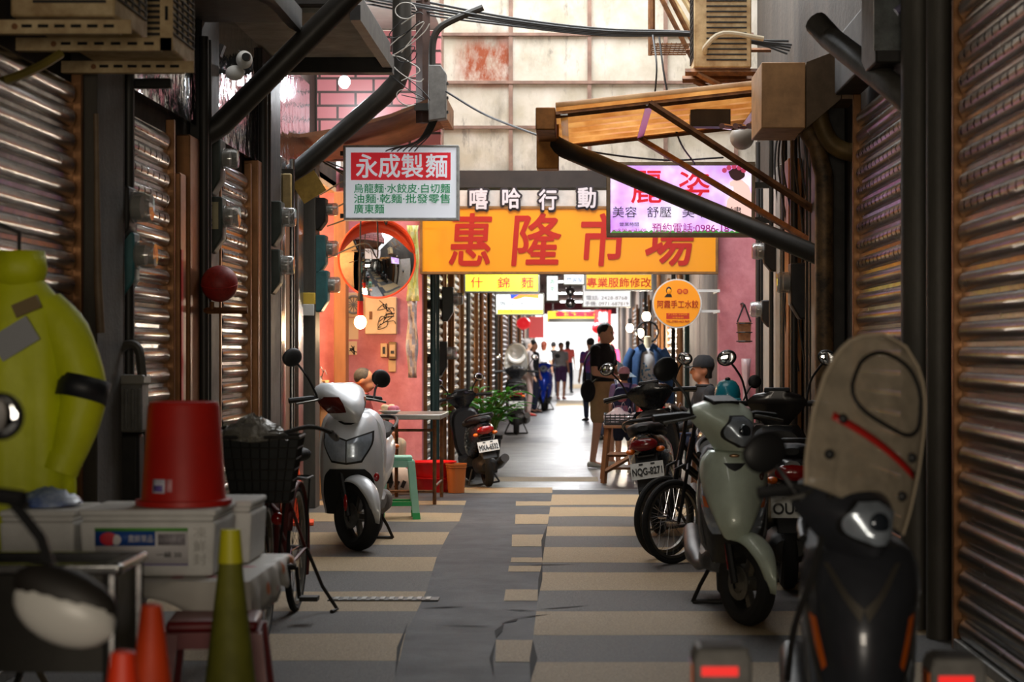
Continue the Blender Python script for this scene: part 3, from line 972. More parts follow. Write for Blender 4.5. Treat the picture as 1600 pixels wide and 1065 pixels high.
def bracket(label, y, z, x1, slots=6):
    t = thing('wall_bracket', label, 'bracket', (XL, y, z), 0, 'perforated air conditioner brackets')
    L = x1 - XL
    MB().box(-.02, L, 0, .006, -.0, .055).box(-.02, L - .05, 0.006, .05, -.0, .006).obj('bracket_arm', CREAMM, t, smooth=0)
    for i in range(slots):
        x = L * (.3 + .66 * i / slots)
        MB().obox((x, -.001, .03), (.042, .003, .013)).obj('slot_hole', SLOTM, t, smooth=0)
    MB().lathe([(.001, .004), (.013, .004), (.013, -.002), (.001, -.002)], 8, MX.Translation((L * .22, 0, .028)) @ FACE).obj('bolt', RUSTB, t)
    return t


bracket('upper cream perforated bracket arm at the top corner over the raincoat', 8.0, 2.63, -1.80)
bt = bracket('cream perforated bracket with an upright arm in the middle of the three', 8.55, 2.645, -1.75)
MB().box(XL * 0 + .60, .655, 0, .006, 0, .4).obj('upright_arm', CREAMM, bt, smooth=0)
for z in (.16, .28):
    MB().obox((.628, -.001, z), (.013, .003, .06)).obj('slot_hole', SLOTM, bt, smooth=0)
bracket('lowest cream perforated bracket arm above the concrete post', 9.3, 2.655, -1.80)
aircon('tan outdoor air conditioner resting on the first cream bracket arms', (-2.08, 8.32, 2.70), .42, .62, .55, 1)
aircon('tan outdoor air conditioner resting on the lowest cream bracket arm', (-2.06, 9.22, 2.712), .44, .62, .55, 1)
ac = aircon('yellowed outdoor air conditioner high above the corrugated awning', P(1122, 112, 16.2) + V((.02, 0, 0)), .46, .5, .85, -1)
t = thing('wall_bracket', 'rusty angle-iron bracket carrying the yellowed air conditioner', 'bracket', (0, 0, 0))
zb = P(1122, 112, 16.2).z
for y in (15.98, 16.4):
    MB().tube([(.85, y, zb - .035), (1.79, y, zb - .035)], .03, 4).obj('bracket_arm', RUSTB, t)
    MB().tube([(.95, y - .02, zb - .05), (1.79, y - .02, zb + .50 - 1.0)], .024, 4).obj('brace', RUSTB, t)
t = thing('wire_basket', 'old iron window cage with slanted bars beside the air conditioner', 'cage', P(1020, 70, 17.2))
b = MB()
for i in range(6):
    b.box(0, .32, i * .12 - .01, i * .12 + .01, 0, .012)
for i in range(9):
    b.box(i * .04, i * .04 + .006, 0, .62, .012, .02)
b.obj('grating', RUSTB, t, smooth=0)
for y in (0, .6):
    for k in range(3):
        MB().tube([(-.0 + .09 * k, y, .7 - .0 * k), (.42 + .09 * k, y, -.12 + .1 * k)], .022, 4).obj('slanted_bar', CREAMM if k % 2 else RUSTB, t)
MB().tube([(.0, 0, 0), (0, 0, .9)], .02, 4).tube([(0, .62, 0), (0, .62, .9)], .02, 4).tube([(.3, .3, .0), (1.05, .3, .0)], .02, 4).obj('cage_post', RUSTB, t)

# roof pieces on the west side
t = thing('roof_slab', 'flat canopy slab with pale soffit above the security camera', 'canopy', (-2.4, 14.4, 3.62))
MB().box(-.02, .92, -1.2, 1.2, .03, .16).obj('slab', DARK, t, bevel=.01)
MB().box(0, .86, -1.1, .9, -.004, .03).obj('soffit', mat('pale_soffit', (150, 146, 136), .8, noise=.35, nscale=4), t)
MB().box(0, .95, 1.05, 1.2, -.10, .03).box(.88, .95, -1.2, 1.05, -.07, .03).obj('edge_trim', DARK, t)
t = thing('canopy_board', 'long dark board canopy above the crinkled steel fascia', 'canopy', (-2.4, 11.6, 3.42))
MB().box(-.02, .62, -1.0, .9, 0, .05).obj('board', DARK, t)
MB().box(.60, .66, -1.0, .9, -.06, .08).obj('edge_trim', PIPED, t)
# pink tiled bay over the noodle shop
TIL = mat('pink_tile', (224, 150, 150), .35)
nt = TIL.node_tree
bt = nt.nodes.new('ShaderNodeTexBrick')
bt.inputs['Scale'].default_value = 3.0
bt.inputs['Color1'].default_value = lin((206, 132, 134))
bt.inputs['Color2'].default_value = lin((194, 116, 122))
bt.inputs['Mortar'].default_value = lin((70, 50, 46))
bt.inputs['Mortar Size'].default_value = .035
bt.inputs['Row Height'].default_value = .38
bt.inputs['Brick Width'].default_value = 1.0
tcx = [n for n in nt.nodes if n.type == 'TEX_COORD'][0]
mp = nt.nodes.new('ShaderNodeMapping')
mp.inputs['Rotation'].default_value = (PI / 2, 0, 0)
nt.links.new(tcx.outputs['Object'], mp.inputs[0])
nt.links.new(mp.outputs[0], bt.inputs[0])
nt.links.new(bt.outputs[0], nt.nodes['Principled BSDF'].inputs[0])
o = struct(MB().box(-.02, 1.12, 0, .1, 0, 1.2), 'wall_tiled_bay', TIL, smooth=0)
o.location = (XL, 18.4, 3.12)
struct(MB().box(XL - .02, XL + 1.12, 16.9, 18.5, 4.34, 4.42), 'ceiling_bay', mat('pale_tile', (168, 164, 154), .4, noise=.2, nscale=5), smooth=0)
t = thing('sheet_canopy', 'sloping rusty sheet canopy under the pink tiled bay', 'canopy', (XL, 17.6, 3.1))
sl = []
for x, z in ((-.02, 0), (.4, .07), (.8, .18), (1.2, .34)):
    sl.append([V((x, y, z + h)) for y, h in ((-.72, .06), (.78, 0), (.78, .03), (-.72, .09))])
MB().loft(sl).obj('canopy_sheet', mat('rust_sheet', (126, 82, 54), .55, .3, noise=.4, nscale=4), t, smooth=0)
MB().box(1.16, 1.24, -.76, .8, .30, .48).obj('edge_trim', RUSTB, t)
tubething('upright_column', 'dark brown upright post rising from the rusty sheet canopy', 'post', [(-1.33, 16.95, 3.30), (-1.33, 16.95, 5.6)], .06, mat('brown_post', (70, 46, 36), .6, noise=.4), n=4)
t = thing('junction_box', 'grey cable junction box at the end of the rusty canopy', 'box', P(684, 190, 16.8))
MB().prism([(-.075, 0), (.075, .02), (.075, .40), (.03, .47), (-.075, .47)], FACE @ MX.Translation((0, 0, -.07)), .14).obj('case', GREY, t, bevel=.008)
for z in (.08, .2, .32):
    MB().obox((.08, 0, z), (.02, .06, .02)).obj('latch', PIPED, t)
MB().tube([(-.05, .03, .46), (-.045, .03, .66), (.0, .03, .78), (.12, .03, .86), (.38, .03, .97)], .03, 8, sm=4).obj('conduit', PIPED, t)
MB().box(-.2, .0, .03, .08, .1, .16).obj('wall_arm', PIPED, t)
# bulbs
b0 = P(538, 128, 17.4)
t = thing('led_bulb', 'white LED bulb shining under the pink tiled bay', 'lamp', b0)
MB().ell((0, 0, 0), .05, .05, .055).obj('bulb', emat('led_white', (240, 246, 255), 40), t)
MB().tube([(0, 0, .05), (0, 0, .14)], .025, 10).obj('socket', BLK, t)
MB().tube([(0, 0, .13), (0, 0, 4.35 - b0.z)], .006, 6).obj('cord', WIRE, t)
lamp('led_light', 'POINT', b0 + V((0, -.02, -.08)), 24, (.92, .97, 1.0), .06)
b1 = P(563, 503, 18.9)
t = thing('warm_bulb', 'glowing warm bulb hanging before the pink gate wall', 'lamp', b1)
MB().ell((0, 0, 0), .058, .058, .066).obj('bulb', emat('warm_glow', (255, 206, 140), 24), t)
MB().tube([(0, 0, .06), (0, 0, .2)], [.03, .026], 10).obj('socket', REDP, t)
MB().tube([(0, 0, .2), (0, 0, .42)], [.03, .008], 8).tube([(0, 0, .4), (0, 0, .9), (0, .06, 1.0), (0, 1.105, 1.0)], .007, 6).obj('cord', WIRE, t)
lamp('warm_light', 'POINT', b1 + V((0, -.02, -.09)), 15, (1.0, .72, .42), .07)
lamp('shop_light', 'POINT', (-3.3, 18.8, 2.6), 70, (1.0, .68, .36), .12)

# cables
CW = 'overhead black cables'


def cable(label, pts, r=.008, m=WIRE, group=None, name='cable', sm=6):
    return tubething(name, label, 'cable', pts, r, m, n=6, sm=sm, group=group)


for k in range(5):
    dz = (0, 4, 9, -6, 14)[k]
    dd = 16.75 + .09 * k
    cable('black cable sagging across the top of the stained panel wall', [(-2.438, dd, P(0, -30 + dz, dd).z), P(660, 8 + dz, dd), P(800, 32 + dz * .6, dd), P(940, 48 + dz * .5, dd), P(1080, 52 + dz * .3, dd), P(1180, 64 + dz * .3, dd), (1.788, dd, P(0, 70 + dz, dd).z)], .009 + .002 * (k % 2), group=CW)
cable('thin cable swooping from the junction box to the awning gutter', [P(697, 143, 16.72), P(760, 180, 16.3), P(850, 215, 15.2), P(880, 228, 15.2)], .009)
cable('thin cable drooping from the awning gutter to the lilac sign', [P(866, 222, 15.4), P(930, 238, 16), P(1040, 250, 16.6), P(1130, 246, 17.05)], .008)
cable('pair of cables dropping beside the awning strut', [P(1020, 55, 16.3), P(1026, 110, 16), P(1018, 190, 16.1)], .008)
cable('cable loop hanging down from the air conditioner', [P(1030, 58, 16.3), P(1040, 130, 16.1), P(1060, 215, 16.2), P(1085, 255, 17)], .008)
for k in range(6):
    x = 640 + k * 6
    cable('dark wire dangling below the junction box', [P(684 - k * 2, 186, 16.8), P(672 - k * 4, 210 + k * 2, 16.9), P(655 - k * 9, 228 + k, 17.2), P(648 - k * 9, 236, 17.5)], .006, group='wires below the junction box')
for k in range(7):
    c = P(628, 20 + k * 22, 16.0)
    rr = .05 + .03 * (k % 3)
    cable('pale loop of wire wound round the downpipe', [c + V((rr * 1.7 * math.cos(a) + .04, -.1 + .02 * k, rr * math.sin(a + k) * 1.3)) for a in [i * .7 for i in range(9)]] + [c + V((0, -.05, -.1))], .0042, WIRW if k % 2 == 0 else WIRE, group='wire loops on the downpipe', sm=4)
for k, (x, y0, y1, d) in enumerate(((590, 255, 400, 18.6), (578, 250, 330, 18.3), (604, 250, 350, 18.5), (566, 245, 300, 18))):
    cable('loose dark wire hanging beside the noodle shop sign', [(XL + .02, d, P(0, y0, d).z), P(x - 12, y0 + 40, d), P(x, y1, d), P(x - 20, y1 - 20, d), (XL + .02, d + .3, P(0, y1, d).z)], .007, group='loose wires by the noodle sign')
for k in range(6):
    d = 16.6 - k * .5
    cable('black wire trailing down the wall behind the awning struts', [(1.70, d, 3.4), (1.63 - .02 * (k % 3), d, 2.9), (1.70, d, 2.2), (1.66, d, 1.7), (1.72, d, 1.2)], .008, group='wires trailing on the east wall')

cable('yellowish hose slanting down from the cream brackets at the frame edge', [P(95, 84, 8.5), P(60, 105, 8.4), P(10, 125, 8.2), P(-60, 140, 8.0)], .02, mat('ochre_hose', (126, 112, 52), .5), name='hose')
o = MB().box(0, .21, 0, .05, 0, .05).obj('sign_arm', DARK, bevel=.006)
o.location = P(203, 137, 10.3)
tag(o, 'short dark steel arm jutting out below the cream bracket arms', 'arm')
# ------------------------------------------------------------------ meters, boxes and pipes on the walls
GLS = mat('dome_glass', (150, 150, 146), .06, .25, alpha=.6, coat=.6)


def meter(label, px, py, d, side, m, h=.32, dp=.12, w=.20, dome=.085, plate=False, base=None):
    """px, py: where its middle shows"""
    x0 = (XL - .03) if side > 0 else XR + .03
    if base is not None:
        x0 = base
    z = P(px, py, d).z
    t = thing('electric_meter', label, 'meter', (x0, d, z), 0 if side > 0 else PI)
    bx = abs(P(px, py, d).x - x0)
    MB().box(0, .05, -.02, .02, -h / 2 - .0, h / 2).box(.0, bx - dp / 2 + .02, -.025, .025, -.05, .05).obj('mount', DARK, t)
    MB().prism([(bx - dp / 2, h / 2), (bx + dp / 2, h / 2), (bx + dp / 2, -h * .22), (bx, -h / 2), (bx - dp / 2, -h / 2)], MX.Translation((0, w / 2, 0)) @ FACE, w).obj('back_box', m, t, bevel=.012)
    if dome:
        A = MX.Translation((bx + dp / 2 - .004, 0, h * .16)) @ MX.Rotation(PI / 2, 4, 'Y')
        MB().lathe([(dome, 0), (dome, .012), (dome * .93, .014), (dome * .93, .085), (dome * .8, .10), (.001, .104)], 24, A).obj('glass_dome', GLS, t)
        MB().lathe([(.001, .0), (dome * .7, .0), (dome * .7, .05), (.001, .05)], 18, A).obj('dial', mat('dial_face', (176, 172, 160), .4), t)
    if plate:
        yv = -w / 2 - .004 if side > 0 else w / 2 + .004
        MB().box(bx - dp * .42, bx + dp * .3, yv - .003, yv + .003, -h * .08, h * .40).obj('number_plate', mat('pale_plate', (176, 166, 128), .5, noise=.2), t)
        if side > 0:
            text('2424 1113', .1, INK, t, (bx - dp * .12, yv - .004, h * .16), FACE @ MX.Rotation(PI / 2, 4, 'Z'), w=h * .38, h=dp * .22)
    return t


meter('glass-domed meter in a dark box beside the grey ribbed box column', 190, 338, 10.22, 1, DARK, h=.30, dome=.085)
meter('teal-backed meter with glass dome below the darker one on the same conduit', 196, 415, 10.28, 1, TEAL, h=.34, dome=.075, w=.14)
meter('tall grey-green meter box highest above the round red ball', 334, 262, 12.75, 1, GRN, h=.36, dome=.07)
meter('meter box with a pale number plate directly above the round red ball', 336, 352, 12.75, 1, GRN, h=.36, dome=.075, plate=True, w=.16)
meter('dark meter with clear dome, upper of two on the black pillar', 430, 350, 15.2, 1, GRN, h=.34, dome=.08)
meter('dark meter with clear dome, lower of two on the black pillar', 428, 425, 15.2, 1, GRN, h=.34, dome=.08)
meter('dark meter box highest of the three beside the noodle shop sign', 500, 335, 17.35, 1, DARK, h=.28, dome=.06, base=XL + .10)
meter('teal meter box in the middle beside the noodle shop sign', 500, 398, 17.35, 1, TEAL, h=.34, dome=.075, base=XL + .10)
meter('teal meter box with yellow switch below the other teal one', 503, 455, 17.35, 1, TEAL, h=.36, dome=.075, base=XL + .10)
meter('clear-domed meter under the lilac sign end', 1204, 400, 16.75, -1, DARK, h=.26, dome=.075, w=.14)
meter('clear-domed meter in a black box below the black gutter pipe', 1248, 455, 14.9, -1, DARK, h=.42, dome=.085, dp=.14)
meter('low clear-domed meter beside the pink gate wall', 1200, 490, 17.6, -1, DARK, h=.24, dome=.075, w=.14)

t = thing('switch_box', 'small yellow switch box with a white cover on the grey corner pole', 'switch', P(482, 475, 17.17))
MB().box(-.055, .055, 0, .05, -.0, .10).obj('yellow_case', mat('switch_yellow', (226, 190, 70), .5), t, bevel=.006)
MB().box(-.05, .05, -.012, .0, -.10, -.0).obj('white_cover', WHITE, t, bevel=.005)
t = thing('porcelain_holder', 'row of old cream fuse holders beside the dark meters', 'fuse holder', P(437, 330, 15.75))
for i in range(3):
    MB().box(-.15 + i * .085, -.08 + i * .085, 0, .06, -.02, .30).obj('fuse', mat('old_cream', (184, 158, 104), .45, noise=.3, nscale=12), t, bevel=.01)
MB().box(-.20, .10, .06, .08, -.05, .34).obj('board', DARK, t)
o = MB().obox((0, 0, 0), (.21, .012, .19), MX.Rotation(R(-32), 4, 'Y')).obj('paper_card', mat('old_card', (170, 136, 56), .7, noise=.35, nscale=14))
o.location = P(483, 292, 16.06)
tag(o, 'tilted yellowed card hanging at the foot of the slanting downpipe', 'card')

# the round red ball and its rail
c = P(343, 443, 12.27)
t = thing('red_ball', 'round red ball-shaped extinguisher mounted on the sooty pillar', 'extinguisher', c)
MB().ell((0, 0, 0), .113, .113, .113, 24, 16).obj('red_body', mat('dusty_red', (152, 30, 20), .5, noise=.35, nscale=40), t)
MB().ell((0, 0, 0), .115, .115, .012, 24, 6, MX.Rotation(.3, 4, 'X')).obj('seam_band', REDP, t)
MB().tube([(-.05, .02, -.11), (-.05, .02, -.17)], .014, 8).tube([(-.10, .02, -.165), (.17, .02, -.165)], .02, 4).tube([(-.08, .02, -.165), (-.08, .15, -.165)], .02, 4).obj('bracket', RUSTB, t)
# ribbed grey box
c = P(200, 632, 10.0)
t = thing('control_box', 'grey ribbed control box with a bent pipe above the white foam boxes', 'box', c)
MB().box(-.09, .07, 0, .16, -.14, .13).obj('case', GREY, t, bevel=.012)
b = MB()
for i in range(5):
    b.box(-.085 + i * .034, -.068 + i * .034, -.012, .0, -.12, .08)
b.obj('rib_pattern', GREY, t, bevel=.004)
MB().box(-.1, .08, -.01, .17, .10, .15).obj('lid', mat('pale_grey_lid', (140, 136, 128), .5), t, bevel=.01)
MB().tube([(-.07, .05, .15), (-.07, .05, .24), (-.02, .05, .30), (.04, .05, .28), (.06, .05, .14)], .024, 8, sm=4).tube([(-.115, .05, -.6), (-.115, .05, .2), (-.07, .05, .29)], .014, 8, sm=3).obj('bent_pipe', PIPE, t)
MB().box(-.07, .05, .02, .16, -.62, -.145).obj('pump_body', DARK, t, bevel=.02)
MB().box(-.095, .05, .16, .2, -.4, .1).obj('mount', DARK, t)
MB().box(-.08, .06, .02, .16, -c.z + .001, -.63).obj('stand', DARK, t)

# pipes on the walls
CP = 'dark conduits on the west wall'
for px, d, r, z0, z1, m, lab in ((166, 10.12, .02, 0, 3.3, PIPED, ''), (174, 10.3, .028, 0, 3.3, PIPED, ''), (186, 10.34, .022, 0, 3.3, DARK, ''), (312, 12.36, .03, 0, 3.3, PIPED, ''), (322, 12.5, .022, 0, 3.3, PIPED, ''), (404, 14.66, .035, 0, 3.3, PIPED, ''), (415, 14.9, .022, 0, 3.3, PIPED, ''), (458, 16.04, .022, 0, 2.9, STEEL, '')):
    x = max(P(px, 0, d).x, XL + .08)
    tubething('wall_conduit', 'upright conduit pipe running up the west wall', 'pipe', [(x, d - .05, z0), (x, d - .05, z1)], r, m, group=CP)
for x, d, r in ((1.66, 14.15, .03), (1.68, 14.6, .024), (1.66, 15.4, .03), (1.68, 16.3, .024), (1.64, 17.0, .02), (1.66, 18.5, .022)):
    tubething('wall_conduit', 'upright conduit pipe running up the east wall', 'pipe', [(x, d, 0), (x, d, 3.3)], r, PIPED, group='dark conduits on the east wall')
tubething('shutter_pole', 'pale pole hung upright on the broad concrete post', 'pole', [P(150, 178, 9.488), P(151, 260, 9.488), P(153, 440, 9.488), P(157, 520, 9.488)], [.013, .013, .020, .022], mat('pale_pole', (130, 108, 84), .5, noise=.3))
# glass strip beside red ball
post('glass_strip', 'tall narrow dark glass panel beside the copper-toned rail post', 'panel', XL - .03, XL + .035, 14.26, 14.38, .3, 2.2, mat('dark_glass', (46, 48, 52), .08, .3))
post('notice_strip', 'narrow yellow notice strip on the noodle shop wall', 'notice', XL - .55, XL - .42, 20 - .012, 19.996, 1.02, 2.02, mat('notice_yellow', (236, 176, 46), .6, noise=.1))

# camera on the fascia
c = P(372, 102, 13.2)
t = thing('security_camera', 'white twin-dome security camera under the canopy slab', 'camera', c)
MB().ell((.05, -.05, .03), .055, .055, .06, 16, 12).obj('camera_head', WHITE, t)
MB().lathe([(.001, .03), (.026, .03), (.03, 0), (.001, 0)], 16, MX.Translation((.07, -.088, .04)) @ FACE).obj('lens', BLK, t)
MB().ell((-.02, -.0, -.05), .065, .05, .05, 16, 10).obj('camera_base', WHITE, t)
MB().tube([(-.06, 0, -.05), (-.24, .0, .0), (-.24, .1, .0)], .016, 6).tube([(.04, .0, -.06), (.09, 0, -.03), (.08, .02, .05), (-.0, .02, .1)], .007, 6, sm=4).obj('mount_arm', BLK, t)
MB().obox((-.17, -.02, .03), (.10, .08, .24), MX.Rotation(.35, 4, 'Y')).obj('junction_plate', DARK, t)

# mirror and boards on the pink gate wall
c = P(589, 405, 19.4)
k = 19.4 / FPX
t = thing('traffic_mirror', 'round convex traffic mirror with orange rim before the pink gate wall', 'mirror', c)
A = MX.Rotation(R(14), 4, 'Z') @ MX.Rotation(R(-4), 4, 'X') @ FACE
pr = [(r * .373, .10 * (1 - (r) ** 2)) for r in (.01, .25, .5, .7, .85, .95, 1.0)]
MB().lathe(pr[::-1] + [], 40, A).obj('mirror_face', mat('convex_mirror', (216, 222, 228), .03, 1.0), t, smooth=60)
MB().torus((0, 0, 0), .376, .010, A, 48, 8).obj('rim', mat('rim_orange', (226, 74, 28), .45), t)
b = MB()
rows = []
for i in range(25):
    a = R(8) + R(164) * i / 24
    q = .16 * math.sin(PI * i / 24) ** .6
    rows.append([A @ V((.378 * math.cos(a), .378 * math.sin(a), h)) for h in (-.02, q)])
b.grid(rows).obj('hood', MATS['rim_orange'], t, solid=.012)
MB().lathe([(.30, -.01), (.32, -.03), (.15, -.09), (.001, -.1)], 24, A).obj('back_shell', MATS['rim_orange'], t)
MB().tube([(0, .06, 0), (.02, .58, .0)], .025, 8).obj('wall_arm', PIPED, t)


def wallboard(name, label, cat, x0, y0, x1, y1, th, m, d=20.0):
    a, b_ = P(x0, y0, d), P(x1, y1, d)
    t = thing(name, label, cat, ((a.x + b_.x) / 2, d, (a.z + b_.z) / 2))
    w_, h_ = (b_.x - a.x) / 2, (a.z - b_.z) / 2
    MB().box(-w_, w_, -th, .0, -h_, h_).obj('panel', m, t, bevel=.008)
    return t, w_, h_, th


BOX = mat('beige_box', (206, 176, 142), .5, noise=.15, nscale=7)
t, a, b_, th = wallboard('fuse_box', 'beige fuse box scrawled with black writing on the pink gate wall', 'box', 572, 464, 621, 522, .12, BOX)
MB().box(-a + .045, -a + .075, -th - .006, -th, -.04, .04).obj('latch', RUSTB, t)
bb = MB()
random.seed(3)
for q in range(9):
    x, z = random.uniform(-.01, a * .7), b_ * .55 - q * b_ * .13
    pts = [V((x + random.uniform(-.06, .06), -th - .004, z + random.uniform(-.05, .05))) for _ in range(5)]
    bb.tube(pts, .0035, 4, sm=3)
bb.obj('scrawl_lettering', INK, t)
t, a, b_, th = wallboard('fan_vent', 'round fan grille in a square board behind the warm bulb', 'fan', 535, 457, 572, 495, .05, BOX)
MB().torus((0, -th, 0), a * .72, .012, FACE, 28, 6).obj('ring', GREY, t)
bb = MB()
for i in range(6):
    an = i * PI / 6
    bb.tube([(-a * .7 * math.cos(an), -th - .004, -a * .7 * math.sin(an)), (a * .7 * math.cos(an), -th - .004, a * .7 * math.sin(an))], .004, 4)
bb.obj('grille', GREY, t)
wallboard('notice_paper', 'blank pale paper notice under the round fan grille', 'notice', 535, 496, 560, 530, .006, mat('paper', (226, 196, 160), .8))
t, a, b_, th = wallboard('notice_paper', 'small paper notice with a dark flourish below the blank one', 'notice', 539, 533, 558, 554, .006, MATS['paper'])
bb = MB()
for q in range(4):
    bb.tube([V((random.uniform(-a * .3, a), -th - .003, random.uniform(-b_, b_ * .4))) for _ in range(4)], .004, 4, sm=3)
bb.obj('scrawl_lettering', INK, t)
t, a, b_, th = wallboard('wall_switch', 'old brown rocker switch on the pink gate wall', 'switch', 595, 536, 606, 558, .05, mat('switch_tan', (196, 160, 120), .5))
MB().box(-.012, .012, -th - .01, -th, -.035, .035).obj('rocker', INK, t)
t, a, b_, th = wallboard('wall_socket', 'power socket in a brown box beside the rocker switch', 'socket', 608, 534, 620, 561, .06, mat('switch_brown', (124, 92, 50), .5))
MB().box(-.028, .028, -th - .008, -th, -.06, .06).obj('face_plate', MATS['switch_tan'], t)
MB().box(-.016, .016, -th - .02, -th - .008, -.03, .0).obj('plug', BLK, t)
wallboard('wall_switch', 'plain pale switch plate below the power socket', 'switch', 607, 562, 619, 581, .02, MATS['switch_tan'])
# hanging strip beside the gate
t = thing('hanging_bag', 'yellow-green and white plastic bag roll hanging at the gate edge', 'bag', P(645, 500, 19.7))
k = 19.7 / FPX
rows = []
for i in range(13):
    z = 118 * k * (1 - i / 12)
    rows.append([V((x * k * (1 - .12 * math.sin(i * .9)), -.02 * math.cos(x * .7 + i), z + 30 * k)) for x in (-9, -6, -3, 0, 3, 6, 9)])
MB().grid(rows).obj('green_sheet', mat('lime_film', (206, 214, 60), .3, noise=.3, nscale=6, c2=(236, 236, 200), transl=.3), t, solid=.004)
rows = []
for i in range(15):
    z = -120 * k * i / 14
    rows.append([V((x * k * (1 - .2 * math.sin(i * .6)), -.02 * math.cos(x + i), z + 30 * k)) for x in (-9, -5, -1, 3, 7)])
MB().grid(rows).obj('white_sheet', mat('white_film', (214, 208, 206), .3, noise=.3, nscale=7, c2=(150, 130, 130), transl=.3), t, solid=.004)
MB().tube([(0, 0, 148 * k - .02), (0, .16, 148 * k - .02), (0, .298, 148 * k - .02)], .01, 6).obj('hook', PIPED, t)
# things on the pink gate wall to the east
t = thing('hanging_lantern', 'small brown wicker box hanging by wires on the pink gate wall', 'lantern', P(1163, 535, 19.6))
k = 19.6 / FPX
MB().loft([[V((x * k, y * k, z * k)) for x, y in ((-9, -7), (9, -7), (9, 7), (-9, 7))] for z, in ((0,),)] + [[V((x * k, y * k, z * k)) for x, y in ((-11, -8), (10, -8), (10, 8), (-11, 8))] for z, in ((32,),)]).obj('box_body', mat('wicker', (134, 82, 40), .6, noise=.4, nscale=30), t, smooth=0)
bb = MB()
for x in (-11, 10):
    bb.tube([(x * k, 0, 32 * k), (0, 0, 60 * k)], .008, 6)
bb.tube([(0, 0, 58 * k), (0, .2, 62 * k), (0, .398, 62 * k)], .01, 6)
for z in (2, 16, 30):
    bb.torus((0, 0, z * k), 12 * k, .006, None, 8, 5)
bb.obj('wire_frame', WIRE, t)
rows = [[V((x * .02 + .008 * math.sin(i + x), -.012 * math.cos(x * 1.3), -i * .09)) for x in (-2, -1, 0, 1, 2)] for i in range(7)]
t2 = thing('plastic_bag', 'clear plastic sheet hanging under the wicker box', 'bag', P(1166, 560, 19.93))
MB().grid(rows).obj('sheet', mat('clear_film', (222, 200, 200), .2, noise=.2, alpha=.55), t2, solid=.003)
MB().tube([(0, .0, -.01), (0, .069, -.01)], .008, 6).obj('hook', WIRE, t2)

# pipes and meters on the corridor walls
for x, d, r, m in ((-1.50, 20.45, .03, mat('teal_pipe', (44, 66, 64), .35, .3)), (-1.47, 20.60, .025, MATS['teal_pipe']), (-1.50, 23.35, .04, RAILM), (-1.50, 26.95, .03, PIPED), (-1.50, 30.6, .035, RUSTB), (-1.48, 35.6, .03, PIPED), (1.30, 24.0, .03, MATS['teal_pipe']), (1.30, 25.8, .04, RAILM), (1.30, 27.5, .03, PIPED), (1.28, 32, .035, RAILM), (1.28, 38.5, .03, PIPED)):
    tubething('wall_conduit', 'upright conduit pipe on a wall of the market corridor', 'pipe', [(x, d, 0), (x, d, 3.2)], r, m, group='conduits in the market corridor')
for px, py, d, lab, sd in ((690, 560, 20.9, 'black meter box low inside the gate over the dark scooter', 1), (700, 475, 21.0, 'green meter box high inside the gate under the yellow noodle sign', 1)):
    meter(lab, px, py, d, sd, (DARK, GRN)[py < 500], h=.36, dome=.07, base=ML - .03)
# ------------------------------------------------------------------ scooters
TYR = RUB


def se_ring(x, hw, z0, z1, n=20, e=2.6):
    c, h = (z0 + z1) / 2, (z1 - z0) / 2
    out = []
    for i in range(n):
        a = 2 * PI * i / n
        ca, sa = math.cos(a), math.sin(a)
        out.append(V((x, hw * math.copysign(abs(ca) ** (2 / e), ca), c + h * math.copysign(abs(sa) ** (2 / e), sa))))
    return out


def xloft(rows, n=20, e=2.6, k=3):
    q = []
    for i in range(len(rows) - 1):
        for j in range(k):
            t = j / k
            t = t
            q.append(tuple(a + (b - a) * t for a, b in zip(rows[i], rows[i + 1])))
    q.append(rows[-1])
    return MB().loft([se_ring(*r, n=n, e=e) for r in q])


class Pair:
    """the two mirrored pieces of one fitting, each an object of its own"""

    def __init__(s, l):
        s.l = l

    def xf(s, M):
        for q in s.l:
            q.xf(M)
        return s

    def obj(s, name, m, parent=None, **k):
        return [q.obj(name, m, parent[i] if isinstance(parent, list) else parent, **k) for i, q in enumerate(s.l)][0]


class Shell:
    """front panel: at each height a half width, a front and a rear x; its section is a rounded nose"""

    def __init__(s, rows, p=1.9, q=.62):
        s.r, s.p, s.q = rows, p, q
        zs = [r[0] for r in rows]
        s.z0, s.z1 = zs[0], zs[-1]

    def F(s, y, z):
        w_, xf, xr_ = lerp(s.r, z)
        t = min(1, abs(y) / w_)
        return xr_ + (xf - xr_) * (1 - t ** s.p) ** s.q

    def mesh(s, n=16, m=15):
        rings = []
        for i in range(n + 1):
            z = s.z0 + (s.z1 - s.z0) * i / n
            w_, xf, xr_ = lerp(s.r, z)
            ring = []
            for j in range(m):
                t = -1 + 2 * j / (m - 1)
                y = w_ * math.copysign(abs(t) ** .8, t)
                ring.append(V((s.F(y, z), y, z)))
            for j in range(1, 5):
                ring.append(V((xr_ - .02, w_ * (1 - 2 * j / 5) * .98, z)))
            rings.append(ring)
        return MB().loft(rings)

    def patch(s, a, b, off=.005, n=8, mir=False):
        """between two rows of (y, z) points, laid on the panel"""
        a2, b2 = cr([(p[0], p[1], 0) for p in a], 4), cr([(p[0], p[1], 0) for p in b], 4)
        outs = []
        for sg in ((1, -1) if mir else (1,)):
            out = MB()
            rows = []
            for p, q in zip(a2, b2):
                row = []
                for i in range(n + 1):
                    t = i / n
                    y, z = p.x + (q.x - p.x) * t, p.y + (q.y - p.y) * t
                    row.append(V((s.F(y, z) + off, y * sg, z)))
                rows.append(row)
            outs.append(out.grid(rows))
        return Pair(outs) if mir else outs[0]


